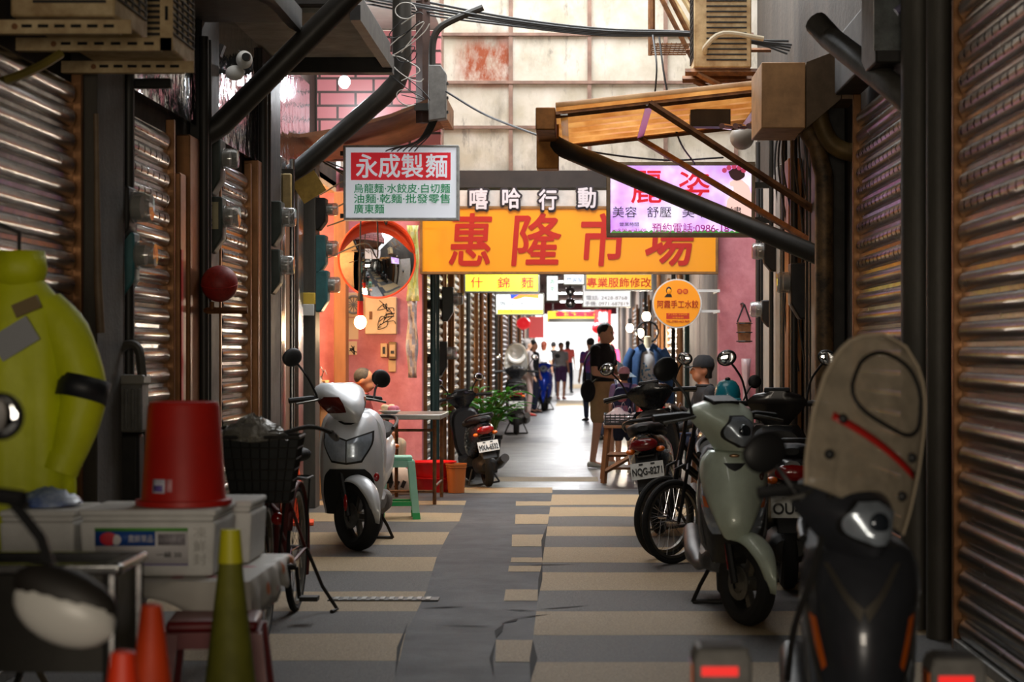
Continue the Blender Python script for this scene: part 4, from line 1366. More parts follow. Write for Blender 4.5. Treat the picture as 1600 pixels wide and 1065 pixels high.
def wheel(t, name, x, r, rim_m, S=MX(), width=.05, tilt=0):
    A = S @ MX.Translation((x, 0, r)) @ MX.Rotation(PI / 2, 4, 'X')
    w_ = MB().torus((0, 0, 0), r - .048, .048, A, 36, 10, ry=width).obj(name, TYR, t)
    b = MB()
    b.lathe([(r - .085, .03), (r - .075, .034), (r - .075, -.034), (r - .085, -.03)], 32, A, closed=True)
    for i in range(5):
        a = 2 * PI * i / 5
        b.obox((0, 0, 0), (1, 1, 1), A @ MX.Rotation(a, 4, 'Z') @ MX.Translation(((r - .08) / 2 + .01, 0, 0)) @ MX.Diagonal((r - .09, .035, .03, 1)))
    b.lathe([(.001, .045), (.04, .045), (.045, -.045), (.001, -.045)], 16, A)
    b.obj('rim', rim_m, w_)
    MB().lathe([(.05, .055), (.085, .055), (.085, .051), (.05, .051)], 24, A, closed=True).obj('brake_disc', ALU, w_)
    return w_


def plate(t, st, M, w_=.24, h_=.125):
    pl = MB().box(-w_ / 2, w_ / 2, 0, .004, -h_ / 2, h_ / 2).xf(M).obj('licence_plate', mat('plate_white', (214, 214, 208), .4, noise=.12, nscale=20), t)
    text(st, .1, INK, pl, (0, 0, 0), M @ MX.Translation((0, -.003, -.012)) @ FACE, w=w_ * .90, h=h_ * .50, bold=.002, name='number_lettering')
    b = MB()
    for x in (-.3, .3):
        b.obox((x * w_ * .6, -.003, h_ * .38), (.03, .003, .012))
    b.xf(M).obj('bolt_pattern', INK, pl, smooth=0)
    return pl


def scooter(label, x, y, hd, body, rim=ALU, r=.22, steer=0.0, cowl=None, bar=None, light='apron', group=None, mirrors=(1, 1), mz=0.0, num=None, shield=None, extra=None, fender=None, dark=BLK, head='std', scale=1.0, tail_m=REDL, rear_box=False, mround=False, msplay=0.0, lean=0.0, leg=None, tw=.05, ms=1.0, p=1.9, cowl_m=None, bw=1.0):
    t = thing('motor_scooter', label, 'scooter', (x, y, abs(math.sin(R(lean))) * .03), R(hd), group, scale)
    t.rotation_euler[0] = R(lean)
    S = MX.Translation((.5, 0, 0)) @ MX.Rotation(R(steer), 4, 'Z') @ MX.Translation((-.5, 0, 0))
    wheel(t, 'front_wheel', .61, r, rim, S, tw)
    wheel(t, 'rear_wheel', -.61, r, rim)
    b = MB()
    for s in (-1, 1):
        b.tube([(.61, s * .075, r), (.50, s * .075, .60)], .02, 8)
    b.tube([(.51, 0, .58), (.44, 0, .98)], .03, 8).tube([(.5, -.085, .58), (.5, .085, .58)], .025, 8)
    b.xf(S).obj('fork', dark, t)
    rows = []
    for i in range(21):
        a = R(-8 + 165 * i / 20)
        wd = lerp([(0, .006), (.12, .034), (.35, .066), (.6, .074), (1, .06)], i / 20)[0]
        rows.append([V((.61 + (r + .038 - .045 * u * u) * math.cos(a) - .008, wd * u, r + (r + .038 - .045 * u * u) * math.sin(a))) for u in (-1, -.8, -.5, 0, .5, .8, 1)])
    MB().grid(rows).xf(S).obj('front_fender', fender or body, t, solid=.006, smooth=60)
    sh = Shell(cowl or [(.30, .14, .50, .36), (.45, .175, .56, .36), (.6, .18, .6, .36), (.72, .19, .58, .36), (.84, .18, .52, .36), (.90, .13, .47, .36)], p=p)
    sh.mesh().obj('front_cowl', cowl_m or body, t, smooth=45)
    lw, lz0, lz1, lm = leg or (.175, .30, .90, dark)
    xloft([(.39, lw - .01, lz0 + .02, lz1 - .04), (.33, lw, lz0, lz1), (.27, lw - .02, lz0 + .02, lz1 - .03)], k=1, e=3.4).obj('leg_shield', lm, t)
    xloft([(.44, .12, .24, .40), (.32, .165, .24, .35), (-.05, .165, .22, .33), (-.25, .15, .24, .36)], e=4).obj('floorboard', dark, t)
    xloft([(-.08, .11, .28, .70), (-.2, .15, .28, .72), (-.45, .168, .38, .75), (-.72, .145, .50, .77), (-.92, .085, .60, .77), (-.97, .05, .64, .75)]).obj('rear_body', body, t)
    xloft([(-.05, .09, .69, .74), (-.16, .13, .69, .79), (-.45, .15, .71, .80), (-.72, .135, .74, .84), (-.88, .085, .76, .84), (-.92, .04, .78, .82)]).obj('seat', SEAT, t)
    xloft([(-.28, .10, .18, .34), (-.5, .13, .15, .36), (-.74, .12, .16, .34), (-.8, .08, .2, .3)]).obj('engine', mat('engine_dark', (46, 44, 42), .5, .5, noise=.3, nscale=15), t)
    MB().tube([(-.2, -.12, .22), (-.4, -.15, .2), (-.55, -.17, .24), (-.95, -.18, .33)], [.02, .025, .055, .06, .05], 12).obj('muffler', mat('muffler_grey', (86, 84, 82), .4, .7, noise=.3), t)
    MB().obox((-.94, 0, .50), (.012, .17, .32), MX.Rotation(R(24), 4, 'Y')).obox((-.86, 0, .60), (.16, .13, .02)).obj('rear_fender', dark, t, bevel=.006)
    MB().ell((-.955, 0, .685), .035, .10, .05, 18, 10).obj('tail_light', tail_m, t)
    for s in (-1, 1):
        MB().ell((-.92, s * .11, .64), .04, .035, .022, 12, 8).obj('rear_indicator', AMB, t)
    MB().tube([(-.55, -.15, .79), (-.75, -.15, .83), (-.95, -.10, .86), (-1.0, 0, .865), (-.95, .10, .86), (-.75, .15, .83), (-.55, .15, .79)], .014, 8, sm=3).obj('grab_rail', dark, t)
    b = MB()
    for s in (-1, 1):
        b.tube([(-.22, s * .1, .2), (-.27, s * .15, .10), (-.28, s * .19, .008)], .012, 6)
    b.tube([(-.28, -.19, .012), (-.28, .19, .012)], .012, 6)
    b.obj('kickstand', DARK, t)
    bs = Shell(bar or [(.86, .05, .58, .40), (.93, .10, .60, .39), (1.0, .165, .57, .37), (1.05, .19, .50, .35), (1.09, .14, .44, .35), (1.11, .07, .41, .35)], p=2.3)
    hb = bs.mesh(12).xf(S).obj('handlebar_cover', body, t, smooth=45)
    for s in (-1, 1):
        MB().tube([(.39, s * .15 * bw, 1.03), (.37, s * .22 * bw, 1.035), (.33, s * .37 * bw, 1.02)], [.016, .019, .019], 8).xf(S).obj('grip', BLK, t)
        MB().tube([(.42, s * .18 * bw, 1.03), (.44, s * .24 * bw, 1.02), (.41, s * .36 * bw, 1.0)], .008, 6).xf(S).obj('brake_lever', ALU if num is None else BLK, t)
        if mirrors[(s + 1) // 2]:
            A = S @ MX.Translation((0, 0, mz if not isinstance(mz, tuple) else mz[(s + 1) // 2]))
            k = msplay
            mi = MB().tube([(.39, s * .18, 1.04 - (A.translation.z - S.translation.z)), (.40, s * (.21 + k), 1.12), (.37, s * (.25 + k), 1.19), (.36, s * (.28 + k), 1.23)], .008, 6, sm=3).ell((.355, s * (.31 + k), 1.265), .024, (.062 if not mround else .055) * ms, (.050 if not mround else .055) * ms, 16, 10, MX.Rotation(s * R(-18), 4, 'X')).xf(A).obj('mirror', BLK, t)
            MB().ell((.333, s * (.31 + k), 1.265), .004, (.054 if not mround else .047) * ms, (.042 if not mround else .047) * ms, 16, 8, MX.Rotation(s * R(-18), 4, 'X')).xf(A).obj('mirror_glass', MIRR, mi)
    MB().obox((.385, 0, 1.105), (.10, .16, .03), MX.Rotation(R(18), 4, 'Y')).xf(S).obj('dashboard', BLK, t, bevel=.008)
    if num:
        plate(t, num, MX.Translation((-1.005, 0, .50)) @ MX.Rotation(-PI / 2, 4, 'Z') @ MX.Rotation(R(-22), 4, 'X'))
    d = dict(t=t, S=S, sh=sh, bs=bs, body=body)
    if extra:
        extra(d)
    return t


def sym(sh, pts, off=.005, n=14):
    return sh.patch(pts, [(-a, z) for a, z in pts], off, n)


SILV = mat('silver_paint', (222, 226, 230), .28, .2, noise=.06, nscale=6, coat=.5)
MINT = mat('pale_green_paint', (204, 216, 198), .34, .1, noise=.16, nscale=9, coat=.4)
BKP = mat('black_paint', (24, 25, 28), .2, .1, coat=.6, noise=.2, nscale=20)
BLUEP = mat('blue_paint', (16, 66, 200), .22, .2, coat=.7)
MARP = mat('maroon_paint', (84, 22, 28), .25, .1, coat=.6)
GSIL = mat('grey_silver_paint', (150, 154, 156), .28, .45, coat=.4)


def ex_silver(d):
    t, sh, bs, S = d['t'], d['sh'], d['bs'], d['S']
    sym(sh, [(.12, .555), (.165, .50), (.182, .38), (.165, .24)], .006).obj('wheel_arch', mat('arch_shade', (14, 14, 14), .7), t)  # dark patch laid on the cowl stands in for the shaded wheel cavity
    sh.patch([(.172, .815), (.168, .72), (.105, .60)], [(0, .755), (0, .68), (0, .585)], .004, mir=True).obj('light_surround', BLK, t)
    hl = sh.patch([(.162, .80), (.158, .72), (.10, .615)], [(.004, .745), (.004, .68), (.004, .60)], .009, mir=True).obj('headlight', CLR, t)
    sym(sh, [(.075, .88), (.055, .868), (.02, .855)], .005).obj('vent_slot', BLK, t)
    bs.patch([(.17, 1.045), (.175, 1.0), (.11, .93)], [(.10, 1.045), (.09, 1.0), (.07, .94)], .005, mir=True).xf(S).obj('front_indicator', mat('smoked_red', (92, 34, 26), .15, coat=.8), t)
    MB().ell((.56, .20, .50), .012, .02, .03).obj('reflector', REDL, t)
    MB().ell((.60, -.09, .33), .02, .012, .06).xf(S).obj('brake_caliper', REDL, t)
    # the small round black lamp cover and second mirror pair seen behind the cover
    MB().lathe([(.001, .05), (.05, .05), (.055, .0), (.04, -.03), (.001, -.03)], 20, MX.Translation((.34, .16, 1.0)) @ MX.Rotation(PI / 2, 4, 'Y')).xf(S).obj('round_lamp', BLK, t)


def ex_candy(d):
    t, sh, bs, S = d['t'], d['sh'], d['bs'], d['S']
    sym(sh, [(.120, .855), (.160, .80), (.158, .70), (.118, .58), (.060, .455), (.035, .43)], .008).obj('front_panel', MINT, t, solid=.016)
    sh.patch([(.168, .69), (.166, .60), (.135, .49), (.11, .45)], [(.158, .695), (.120, .58), (.078, .48), (.07, .455)], .010, mir=True).obj('signal_lens', CLR, t)
    sh.patch([(.160, .635), (.150, .58)], [(.146, .63), (.128, .58)], .015, mir=True).obj('amber_bulb', AMB, t)
    sym(sh, [(.055, .80), (.03, .775), (.004, .762)], .0185).obj('chevron_slot', BLK, t)
    o = MB().ell((sh.F(0, .83) + .018, 0, .835), .006, .026, .010).obj('badge', mat('bronze_badge', (150, 120, 90), .3, .7), t)
    # slanting script along one edge of the cowl
    y, z, e = .122, .745, .004
    ty = V(((sh.F(y + e, z) - sh.F(y - e, z)) / (2 * e), 1, 0)).normalized()
    tz = V(((sh.F(y, z + e) - sh.F(y, z - e)) / (2 * e), 0, 1)).normalized()
    nn = ty.cross(tz).normalized()
    ex = (ty * .42 + tz * .9).normalized()
    ey = nn.cross(ex)
    M = MX((ex, ey, nn)).transposed().to_4x4()
    text('Candy', .05, mat('script_brown', (70, 26, 22), .4), t, V((sh.F(y, z), y, z)) + nn * .026, M, bold=.0012, shear=.3, w=.095, h=.034)
    bar_light(d)
    MB().tube([(.58, -.08, .28), (.53, -.08, .50)], .014, 8).xf(S).obj('shock_spring', REDL, t)


def bar_light(d, w_=.085, z0=.885, z1=1.03, m=CLR):
    bs, S, t = d['bs'], d['S'], d['t']
    zc = (z0 + z1) / 2
    sym(bs, [(w_ * .5, z1 + .006), (w_ * 1.08, zc + .02), (w_ * .95, zc - .03), (w_ * .3, z0 - .008)], .003).xf(S).obj('light_surround', BLK, t)
    h = sym(bs, [(w_ * .4, z1), (w_, zc + .02), (w_ * .86, zc - .03), (w_ * .2, z0)], .008).xf(S).obj('headlight', m, t)
    MB().ell((bs.F(0, zc) + .004, 0, zc), .016, .035, .035).xf(S).obj('lamp_bowl', mat('smoke_lens', (58, 66, 76), .1, .6, coat=1), h)


def windshield(d, roll=0.0, hgt=.5, wd=.18, seal=True, m=None):
    t, S = d['t'], d['S']
    A = S @ MX.Translation((.50, 0, .98)) @ MX.Rotation(R(roll), 4, 'X') @ MX.Rotation(R(-16), 4, 'Y')
    pf = [(0, .9), (.15, .97), (.4, 1.0), (.62, .95), (.78, .85), (.88, .70), (.95, .5), (1.0, .22)]

    def pt(u, v, off=0):
        w_ = wd * lerp(pf, v)[0]
        y = w_ * u
        return A @ V((-.9 * y * y + off, y, v * hgt))
    rows = [[pt(u, v) for u in [-1 + i / 6 for i in range(13)]] for v in [i / 16 for i in range(17)]]
    m = m or mat('scratched_shield', (186, 172, 150), .3, alpha=.6, noise=.3, nscale=16)
    w_ = MB().grid(rows).obj('windshield', m, t, solid=.005, smooth=60)
    edge = [pt(-1, v / 16) for v in range(17)] + [pt(1, v / 16) for v in range(16, -1, -1)]
    MB().tube(edge, .006, 6).obj('edge_trim', mat('shield_edge', (196, 180, 156), .4, alpha=.9), w_)
    if seal:
        ov = [pt(.12 + .72 * math.copysign(abs(math.cos(a)) ** .7, math.cos(a)), .70 + .20 * math.copysign(abs(math.sin(a)) ** .7, math.sin(a)), .006) for a in [2 * PI * i / 28 for i in range(29)]]
        MB().tube(ov, .007, 6).obj('window_seal', BLK, w_)
        MB().grid([[pt(u, .36 + dv - .05 * u, .007) for u in [-.75 + .15 * i for i in range(12)]] for dv in (0, .045)]).obj('red_tape', mat('red_tape', (176, 34, 28), .4), w_, solid=.002)
        for u, v in ((-.6, .42), (-.7, .2), (.75, .42), (.7, .18)):
            MB().ell(pt(u, v, .008), .012, .016, .016).obj('mount_bolt', BLK, w_)
    b = MB()
    for u in (-.55, .55):
        b.tube([pt(u, .25, -.008), pt(u, -.02, -.012), S @ V((.42, u * .15, 1.03))], .010, 6)
    b.obj('shield_bracket', DARK, w_)
    return w_


def ex_black(d):
    t, sh, bs, S = d['t'], d['sh'], d['bs'], d['S']
    bar_light(d, .09, .875, 1.0)
    windshield(d, -25, .575, .215)
    SV = mat('tarnished_silver', (128, 122, 112), .35, .8, noise=.2)
    sh.patch([(.115, .815), (.06, .72), (.012, .655)], [(.098, .815), (.046, .735), (.0, .69)], .006, mir=True).obj('chevron_trim', SV, t)
    sh.patch([(.158, .665), (.142, .58), (.120, .50)], [(.138, .655), (.122, .58), (.108, .52)], .006, mir=True).obj('front_indicator', AMB, t)
    sh.patch([(.176, .73), (.16, .58), (.125, .44)], [(.166, .74), (.150, .58), (.115, .45)], .005, mir=True).obj('edge_trim', SV, t)
    MB().tube([(.44, -.10, .98), (.5, -.14, .80), (.48, -.20, .62), (.42, -.22, .45)], .012, 6, sm=3).obj('brake_cable', WIRE, t)


CW_S = [(.24, .185, .46, .37), (.36, .212, .51, .37), (.5, .222, .57, .37), (.62, .222, .61, .37), (.74, .215, .60, .37), (.84, .195, .55, .37), (.90, .17, .50, .37), (.94, .12, .46, .37)]
BR_S = [(.87, .045, .61, .42), (.93, .10, .63, .41), (1.0, .165, .60, .39), (1.06, .198, .54, .37), (1.11, .19, .47, .36), (1.14, .13, .42, .36)]
scooter('silver scooter with its bars turned, parked beside the green stool and noodle shop table', -1.55, 14.12, -93, SILV, r=.24, steer=42, tw=.062, ms=1.25, p=2.6, leg=(.235, .34, .97, SILV), cowl=CW_S, bar=BR_S, extra=ex_silver, mz=(.05, -.10), msplay=.05)
CW_C = [(.30, .12, .52, .40), (.42, .15, .62, .38), (.5, .165, .65, .37), (.6, .172, .63, .36), (.72, .172, .58, .36), (.81, .168, .52, .36), (.87, .13, .47, .36)]
scooter('pale green scooter with a headlight on its bars, parked beside the two bicycle wheels', .79, 10.42, -92, MINT, r=.215, steer=32, cowl=CW_C, extra=ex_candy, light='bar', mirrors=(1, 0), mz=.0, p=2.3, cowl_m=BLK, leg=(.18, .30, .88, BLK), ms=1.2)
CW_B = [(.26, .11, .54, .38), (.4, .15, .62, .37), (.52, .165, .65, .36), (.64, .175, .64, .36), (.74, .185, .59, .36), (.83, .17, .52, .36), (.88, .11, .46, .36)]
scooter('black scooter with a tall scratched windshield beside the large slotted shutter', .83, 6.02, -95, mat('charcoal_paint', (62, 64, 70), .25, .3, coat=.6, noise=.2, nscale=14), r=.22, steer=32, cowl=CW_B, bar=[(.84, .05, .58, .40), (.90, .10, .60, .39), (.97, .155, .57, .37), (1.02, .17, .50, .35), (1.06, .12, .44, .35)], extra=ex_black, mirrors=(1, 0), mz=-.12, msplay=-.06, bw=.70, ms=1.25, scale=.935)
scooter('black scooter seen from behind at the market threshold beside the red basins', -1.02, 20.42, 103, BKP, r=.22, num='MXA-6532', mirrors=(1, 1), mz=-.02, msplay=-.06, lean=-9, scale=.86)
scooter('maroon-tailed scooter seen from behind above the two bicycle wheels', .665, 15.35, 84, BKP, lean=-8, num='NQG-8271', tail_m=mat('maroon_lens', (120, 20, 24), .15, coat=.8))
scooter('dark scooter with a dirty plate beside the pale green one', 1.21, 11.95, 88, mat('dark_scooter', (34, 30, 30), .3, coat=.4), num='OU-05', mz=.05)


def ex_grey(d):
    t, sh, bs, S = d['t'], d['sh'], d['bs'], d['S']
    sh.patch([(.14, .80), (.13, .70)], [(-.06, .80), (-.05, .71)], .006).obj('grille_panel', BLK, t)
    for z in (.73, .77):
        sh.patch([(.12, z), (.12, z - .012)], [(-.045, z), (-.045, z - .012)], .009).obj('grille_bar', CHR, t)


scooter('grey-silver scooter with a black grille squeezed behind the pale green one', 1.02, 14.6, -92, GSIL, extra=ex_grey, steer=10, mirrors=(0, 1), mz=.0, mround=True, scale=.9)


def ex_far(d):
    windshield(d, 0, .52, .20, seal=False, m=mat('pale_shield', (206, 204, 196), .3, alpha=.4))
    MB().box(-.15, .1, -.13, .13, .78, 1.0).obj('cargo_box', DARK, d['t'], bevel=.02) if False else None
    MB().torus((.0, 0, 0), .14, .04, MX.Translation((.42, 0, 1.33)) @ MX.Rotation(PI / 2, 4, 'Y'), 24, 8).obj('shield_frame', mat('shield_frame', (222, 220, 214), .4), d['t'])


scooter('black scooter with a pale windshield seen from behind, beyond the potted plant', -1.05, 33.2, 92, BKP, mz=.0, extra=ex_far, num='MAB-3107')


def ex_blue(d):
    bar_light(d, .085, .90, 1.04)
    d['sh'].patch([(.15, .62), (.10, .5)], [(.10, .62), (.07, .52)], .005, mir=True).obj('front_indicator', CLR, d['t'])


scooter('bright blue scooter facing the lane far inside the market', -.80, 46.4, -92, BLUEP, extra=ex_blue, mirrors=(1, 1))


def ex_left(d):
    t = d['t']
    MB().ell((.30, -.47, .77), .05, .12, .075, 18, 10, MX.Rotation(R(22), 4, 'X')).obj('hand_guard', mat('guard_grey', (196, 194, 188), .35), t)
    MB().ell((.31, -.47, .805), .055, .125, .06, 18, 10, MX.Rotation(R(22), 4, 'X')).obj('guard_top', DARK, t)
    MB().tube([(.36, -.33, 1.02), (.33, -.41, .93), (.31, -.45, .82)], .014, 6).obj('guard_stay', BLK, t)
    MB().ell((.26, -.20, .72), .03, .06, .035).obj('side_indicator', AMB, t)
    MB().ell((.30, -.10, .98), .12, .16, .13).obj('bar_bag', BLK, t)


scooter('black scooter cropped by the frame before the yellow raincoat', -1.62, 4.15, 90, BKP, extra=ex_left, mirrors=(1, 0), mround=True, mz=-.06, scale=1.0)

# ------------------------------------------------------------------ bicycles


def bicycle(label, x, y, hd, m, steer=0, guard=True, basket=False, r=.325, group=None, saddle=True, rackbag=False):
    t = thing('bicycle', label, 'bicycle', (x, y, 0), R(hd), group)
    S = MX.Translation((.42, 0, 0)) @ MX.Rotation(R(steer), 4, 'Z') @ MX.Translation((-.42, 0, 0))
    fa, ra, bb = V((.54, 0, r)), V((-.52, 0, r)), V((-.06, 0, .28))
    ht, hb_ = V((.36, 0, .80)), V((.41, 0, .62))
    st = V((-.20, 0, .72))
    for nm, c, SS in (('front_wheel', fa, S), ('rear_wheel', ra, MX())):
        A = SS @ MX.Translation(c) @ MX.Rotation(PI / 2, 4, 'X')
        w_ = MB().torus((0, 0, 0), r - .018, .018, A, 44, 8).obj(nm, RUB, t)
        MB().lathe([(r - .055, .011), (r - .036, .013), (r - .036, -.013), (r - .055, -.011)], 44, A, closed=True).obj('rim', ALU, w_)
        b = MB()
        for i in range(24):
            a = 2 * PI * i / 24
            q = .018 * (1 if i % 2 else -1)
            b.tube([A @ V((.02 * math.cos(a + .5), .02 * math.sin(a + .5), q)), A @ V(((r - .05) * math.cos(a), (r - .05) * math.sin(a), 0))], .0014, 4)
        b.tube([A @ V((0, 0, -.05)), A @ V((0, 0, .05))], .014, 8)
        b.obj('spokes', CHR, w_)
        rows = []
        if nm == 'front_wheel' and not guard:
            continue
        for i in range(17):
            a = R(20 + 190 * i / 16) if nm == 'rear_wheel' else R(5 + 165 * i / 16)
            rows.append([A @ V(((r + .022 - .01 * u * u) * math.cos(a), (r + .022 - .01 * u * u) * math.sin(a), .028 * u)) for u in (-1, -.5, 0, .5, 1)])
        MB().grid(rows).obj('mudguard', m, t, solid=.003, smooth=60)
    b = MB()
    b.tube([hb_, bb + V((0, 0, .05))], .017, 8).tube([ht - V((-.012, 0, .06)), (.12, 0, .52), (-.12, 0, .40)], .014, 8, sm=3)
    b.tube([bb, st], .016, 8).tube([ht, hb_], .02, 8)
    for s in (-1, 1):
        b.tube([ra + V((0, s * .05, 0)), bb + V((0, s * .03, 0))], .010, 6).tube([ra + V((0, s * .05, 0)), st + V((.02, s * .01, -.1))], .009, 6)
    b.obj('frame', m, t)
    b = MB()
    for s in (-1, 1):
        b.tube([fa + V((0, s * .05, 0)), (.46, s * .05, .60), (.40, 0, .64)], .012, 8)
    b.tube([(.38, 0, .72), (.33, 0, .95)], .013, 8)
    b.xf(S).obj('fork', m, t)
    MB().tube([(.08, -.30, .93), (.16, -.29, .955), (.28, -.18, .99), (.33, 0, .95), (.28, .18, .99), (.16, .29, .955), (.08, .30, .93)], .011, 8, sm=4).xf(S).obj('handlebar', DARK, t)
    for s in (-1, 1):
        MB().tube([(.18, s * .285, .955), (.04, s * .30, .925)], .017, 8).xf(S).obj('grip', BLK, t)
    if saddle:
        xloft([(-.38, .10, .80, .86), (-.3, .11, .79, .87), (-.18, .07, .80, .86), (-.06, .02, .81, .84)]).obj('saddle', SEAT, t)
        MB().tube([st, (-.22, 0, .80)], .013, 8).obj('seat_post', CHR, t)
    b = MB().tube([bb + V((0, -.07, 0)), bb + V((0, .07, 0))], .015, 8)
    for s in (-1, 1):
        b.tube([bb + V((0, s * .07, 0)), bb + V((-.03 * s, s * .08, -.16 * s))], .010, 6)
        b.obox(bb + V((-.03 * s, s * .13, -.16 * s)), (.09, .09, .022))
    b.obj('pedal_crank', DARK, t)
    MB().obox((-.28, -.06, .30), (.5, .012, .10), MX.Rotation(R(-3), 4, 'Y')).obj('chain_guard', m, t, bevel=.005)
    MB().tube([ra + V((.02, .06, 0)), ra + V((.0, .14, -.2)), (-.50, .22, .012), (-.42, .20, .010)], .010, 6).obj('kickstand', DARK, t)
    b = MB()
    for s in (-1, 1):
        b.tube([st + V((.0, s * .03, .0)), (-.50, s * .06, .69), (-.74, s * .06, .69), (-.74, 0, .69)], .007, 6).tube([ra + V((0, s * .055, 0)), (-.62, s * .06, .69)], .006, 6)
    b.tube([(-.5, -.06, .69), (-.5, .06, .69)], .006, 6).tube([(-.62, -.06, .69), (-.62, .06, .69)], .006, 6)
    b.obj('rear_rack', DARK, t)
    if basket:
        b = MB()
        T0 = lambda u, v, z: V((.62 + u * (.10 + .05 * z), v * (.13 + .05 * z), .66 + .30 * z))
        for k in range(7):
            z = k / 6
            b.tube([T0(-1, -1, z), T0(1, -1, z), T0(1, 1, z), T0(-1, 1, z), T0(-1, -1, z)], .005 if k < 6 else .009, 5)
        for u, v in [(1, -1 + i / 4) for i in range(9)] + [(-1, -1 + i / 4) for i in range(9)] + [(-1 + i / 3, s) for i in range(7) for s in (-1, 1)]:
            b.tube([T0(u, v, 0), T0(u, v, 1)], .003, 4)
        bk = b.xf(S).obj('basket', DARK, t)
        rows = []
        MB().grid([[T0(u, v, .02) for v in (-1, 0, 1)] for u in (-1, 0, 1)]).add([T0(1, -1, .02), T0(1, 1, .02), T0(1, 1, .96), T0(1, -1, .96), T0(-1, -1, .02), T0(-1, 1, .02), T0(-1, 1, .96), T0(-1, -1, .96)], [(0, 1, 2, 3), (4, 5, 6, 7), (0, 3, 7, 4), (1, 2, 6, 5)]).xf(S).obj('basket_liner', mat('liner_black', (30, 32, 34), .6, noise=.3), bk, smooth=0)
        MB().tube([(.42, 0, .82), (.52, 0, .80)], .012, 6).tube([fa + V((0, -.06, 0)), (.60, -.10, .67)], .006, 5).tube([fa + V((0, .06, 0)), (.60, .10, .67)], .006, 5).xf(S).obj('basket_stay', DARK, t)
        for s in (-1, 1):
            MB().ell((.55, s * .06, .57), .02, .03, .03).xf(S).obj('reflector', REDL, t)
    return t


REDB = mat('dark_red_frame', (92, 24, 20), .4, .2, noise=.25, nscale=12)
bike = bicycle('old dark red bicycle with a filled front basket beside the foam boxes', -1.48, 9.87, -90, REDB, steer=3, basket=True, r=.33)
b = MB()
random.seed(5)
o = MB()
rows = []
for i in range(15):
    row = []
    for j in range(21):
        a, u = 2 * PI * j / 20, i / 14
        rr = (1 - u ** 2.2) * (.88 + .12 * random.random()) if i < 14 else 0.02
        row.append(V((.14 * rr * math.cos(a), .17 * rr * math.sin(a), .13 * u + .02 * random.random())))
    row[20] = row[0].copy()
    rows.append(row)
o = MB().grid(rows).obj('plastic_bag', mat('crumpled_film', (150, 146, 138), .2, .2, noise=.5, nscale=18, bump=.6, bscale=40), smooth=25)
o.location = bike.matrix_basis @ V((.66, -.03, .925))
o.rotation_euler = (0, 0, R(-90))
tag(o, 'crumpled clear plastic bag filling the bicycle basket', 'bag')
BKF = mat('black_frame', (30, 30, 32), .35, .3)
bicycle('black bicycle with its front wheel out beside the pale green scooter, nearer of two', 1.0, 13.06, -138, BKF, r=.27, guard=False)
bicycle('second black bicycle tucked just behind the first, under the maroon tail light', .96, 13.42, -138, mat('charcoal_frame', (40, 38, 38), .4, .3), r=.27, guard=False)
# ------------------------------------------------------------------ goods, tables, cones and plants


def cone(label, x, y, h, m, band=None, cap=None, base=.16, group=None):
    t = thing('traffic_cone', label, 'traffic cone', (x, y, 0), random.uniform(0, 1), group)
    f = lambda z: .025 + (base * .72 - .025) * (1 - z / h)
    MB().lathe([(f(.03), .03), (f(h * .5), h * .5), (f(h) + .001, h), (f(h) * .6, h + .004), (.001, h + .004)], 28).obj('cone_body', m, t)
    MB().prism([(base * c, base * s) for c, s in ((1, .85), (.85, 1), (-.85, 1), (-1, .85), (-1, -.85), (-.85, -1), (.85, -1), (1, -.85))], MX.Translation((0, 0, .001)), .03).obj('base', m, t, bevel=.006)
    if band:
        z0, z1, bm_ = band
        MB().lathe([(f(z0) + .004, z0), (f(z1) + .004, z1)], 28).obj('reflective_band', bm_, t)
    if cap:
        MB().lathe([(f(h * .88) + .004, h * .88), (f(h) + .006, h + .012), (.001, h + .014)], 24).obj('cap', cap, t)
    return t


RB = mat('reflective_band', (206, 206, 210), .3, .3, noise=.2, nscale=40)
cone('orange traffic cone with a silver band beside the maroon stool', -1.10, 5.12, .70, ORANGE, (.30, .48, RB))
cone('plain orange traffic cone, only its top showing in front of the banded cone', -.99, 4.32, .70, mat('orange_cone_deep', (226, 58, 20), .5))
cone('olive traffic cone with a yellow top beside the floral cloth', -1.10, 6.28, .78, mat('olive_rubber', (122, 122, 34), .6, noise=.3, nscale=8), cap=mat('yellow_cap', (206, 200, 30), .5), base=.16)
cone('small orange traffic cone with a white band behind the bicycle saddle', -2.24, 15.6, .56, ORANGE, (.22, .32, mat('dull_white', (190, 186, 178), .6)))

# table with the foam boxes
t = thing('folding_table', 'low folding table carrying the white foam boxes', 'table', (-1.65, 7.35, 0))
MB().box(-.45, .45, -.45, .5, .53, .555).obj('table_top', mat('table_brown', (96, 76, 60), .5, noise=.3), t, bevel=.006)
for sx in (-1, 1):
    MB().tube([(sx * .40, -.38, .53), (sx * .40, .40, .012)], .014, 8).obj('leg', ALU, t)
    MB().tube([(sx * .38, .40, .53), (sx * .38, -.38, .012)], .014, 8).obj('leg', ALU, t)
CLOTH = mat('floral_cloth', (206, 202, 194), .5, noise=.1)
nt = CLOTH.node_tree
vo = nt.nodes.new('ShaderNodeTexVoronoi')
vo.inputs['Scale'].default_value = 9
tcx = [n for n in nt.nodes if n.type == 'TEX_COORD'][0]
nt.links.new(tcx.outputs['Object'], vo.inputs['Vector'])
cr_ = nt.nodes.new('ShaderNodeValToRGB')
cr_.color_ramp.elements[0].position = .2
cr_.color_ramp.elements[0].color = (1, 1, 1, 1)
cr_.color_ramp.elements[1].position = .28
cr_.color_ramp.elements[1].color = (0, 0, 0, 1)
nt.links.new(vo.outputs['Distance'], cr_.inputs[0])
sepc = nt.nodes.new('ShaderNodeSeparateColor')
nt.links.new(vo.outputs['Color'], sepc.inputs[0])
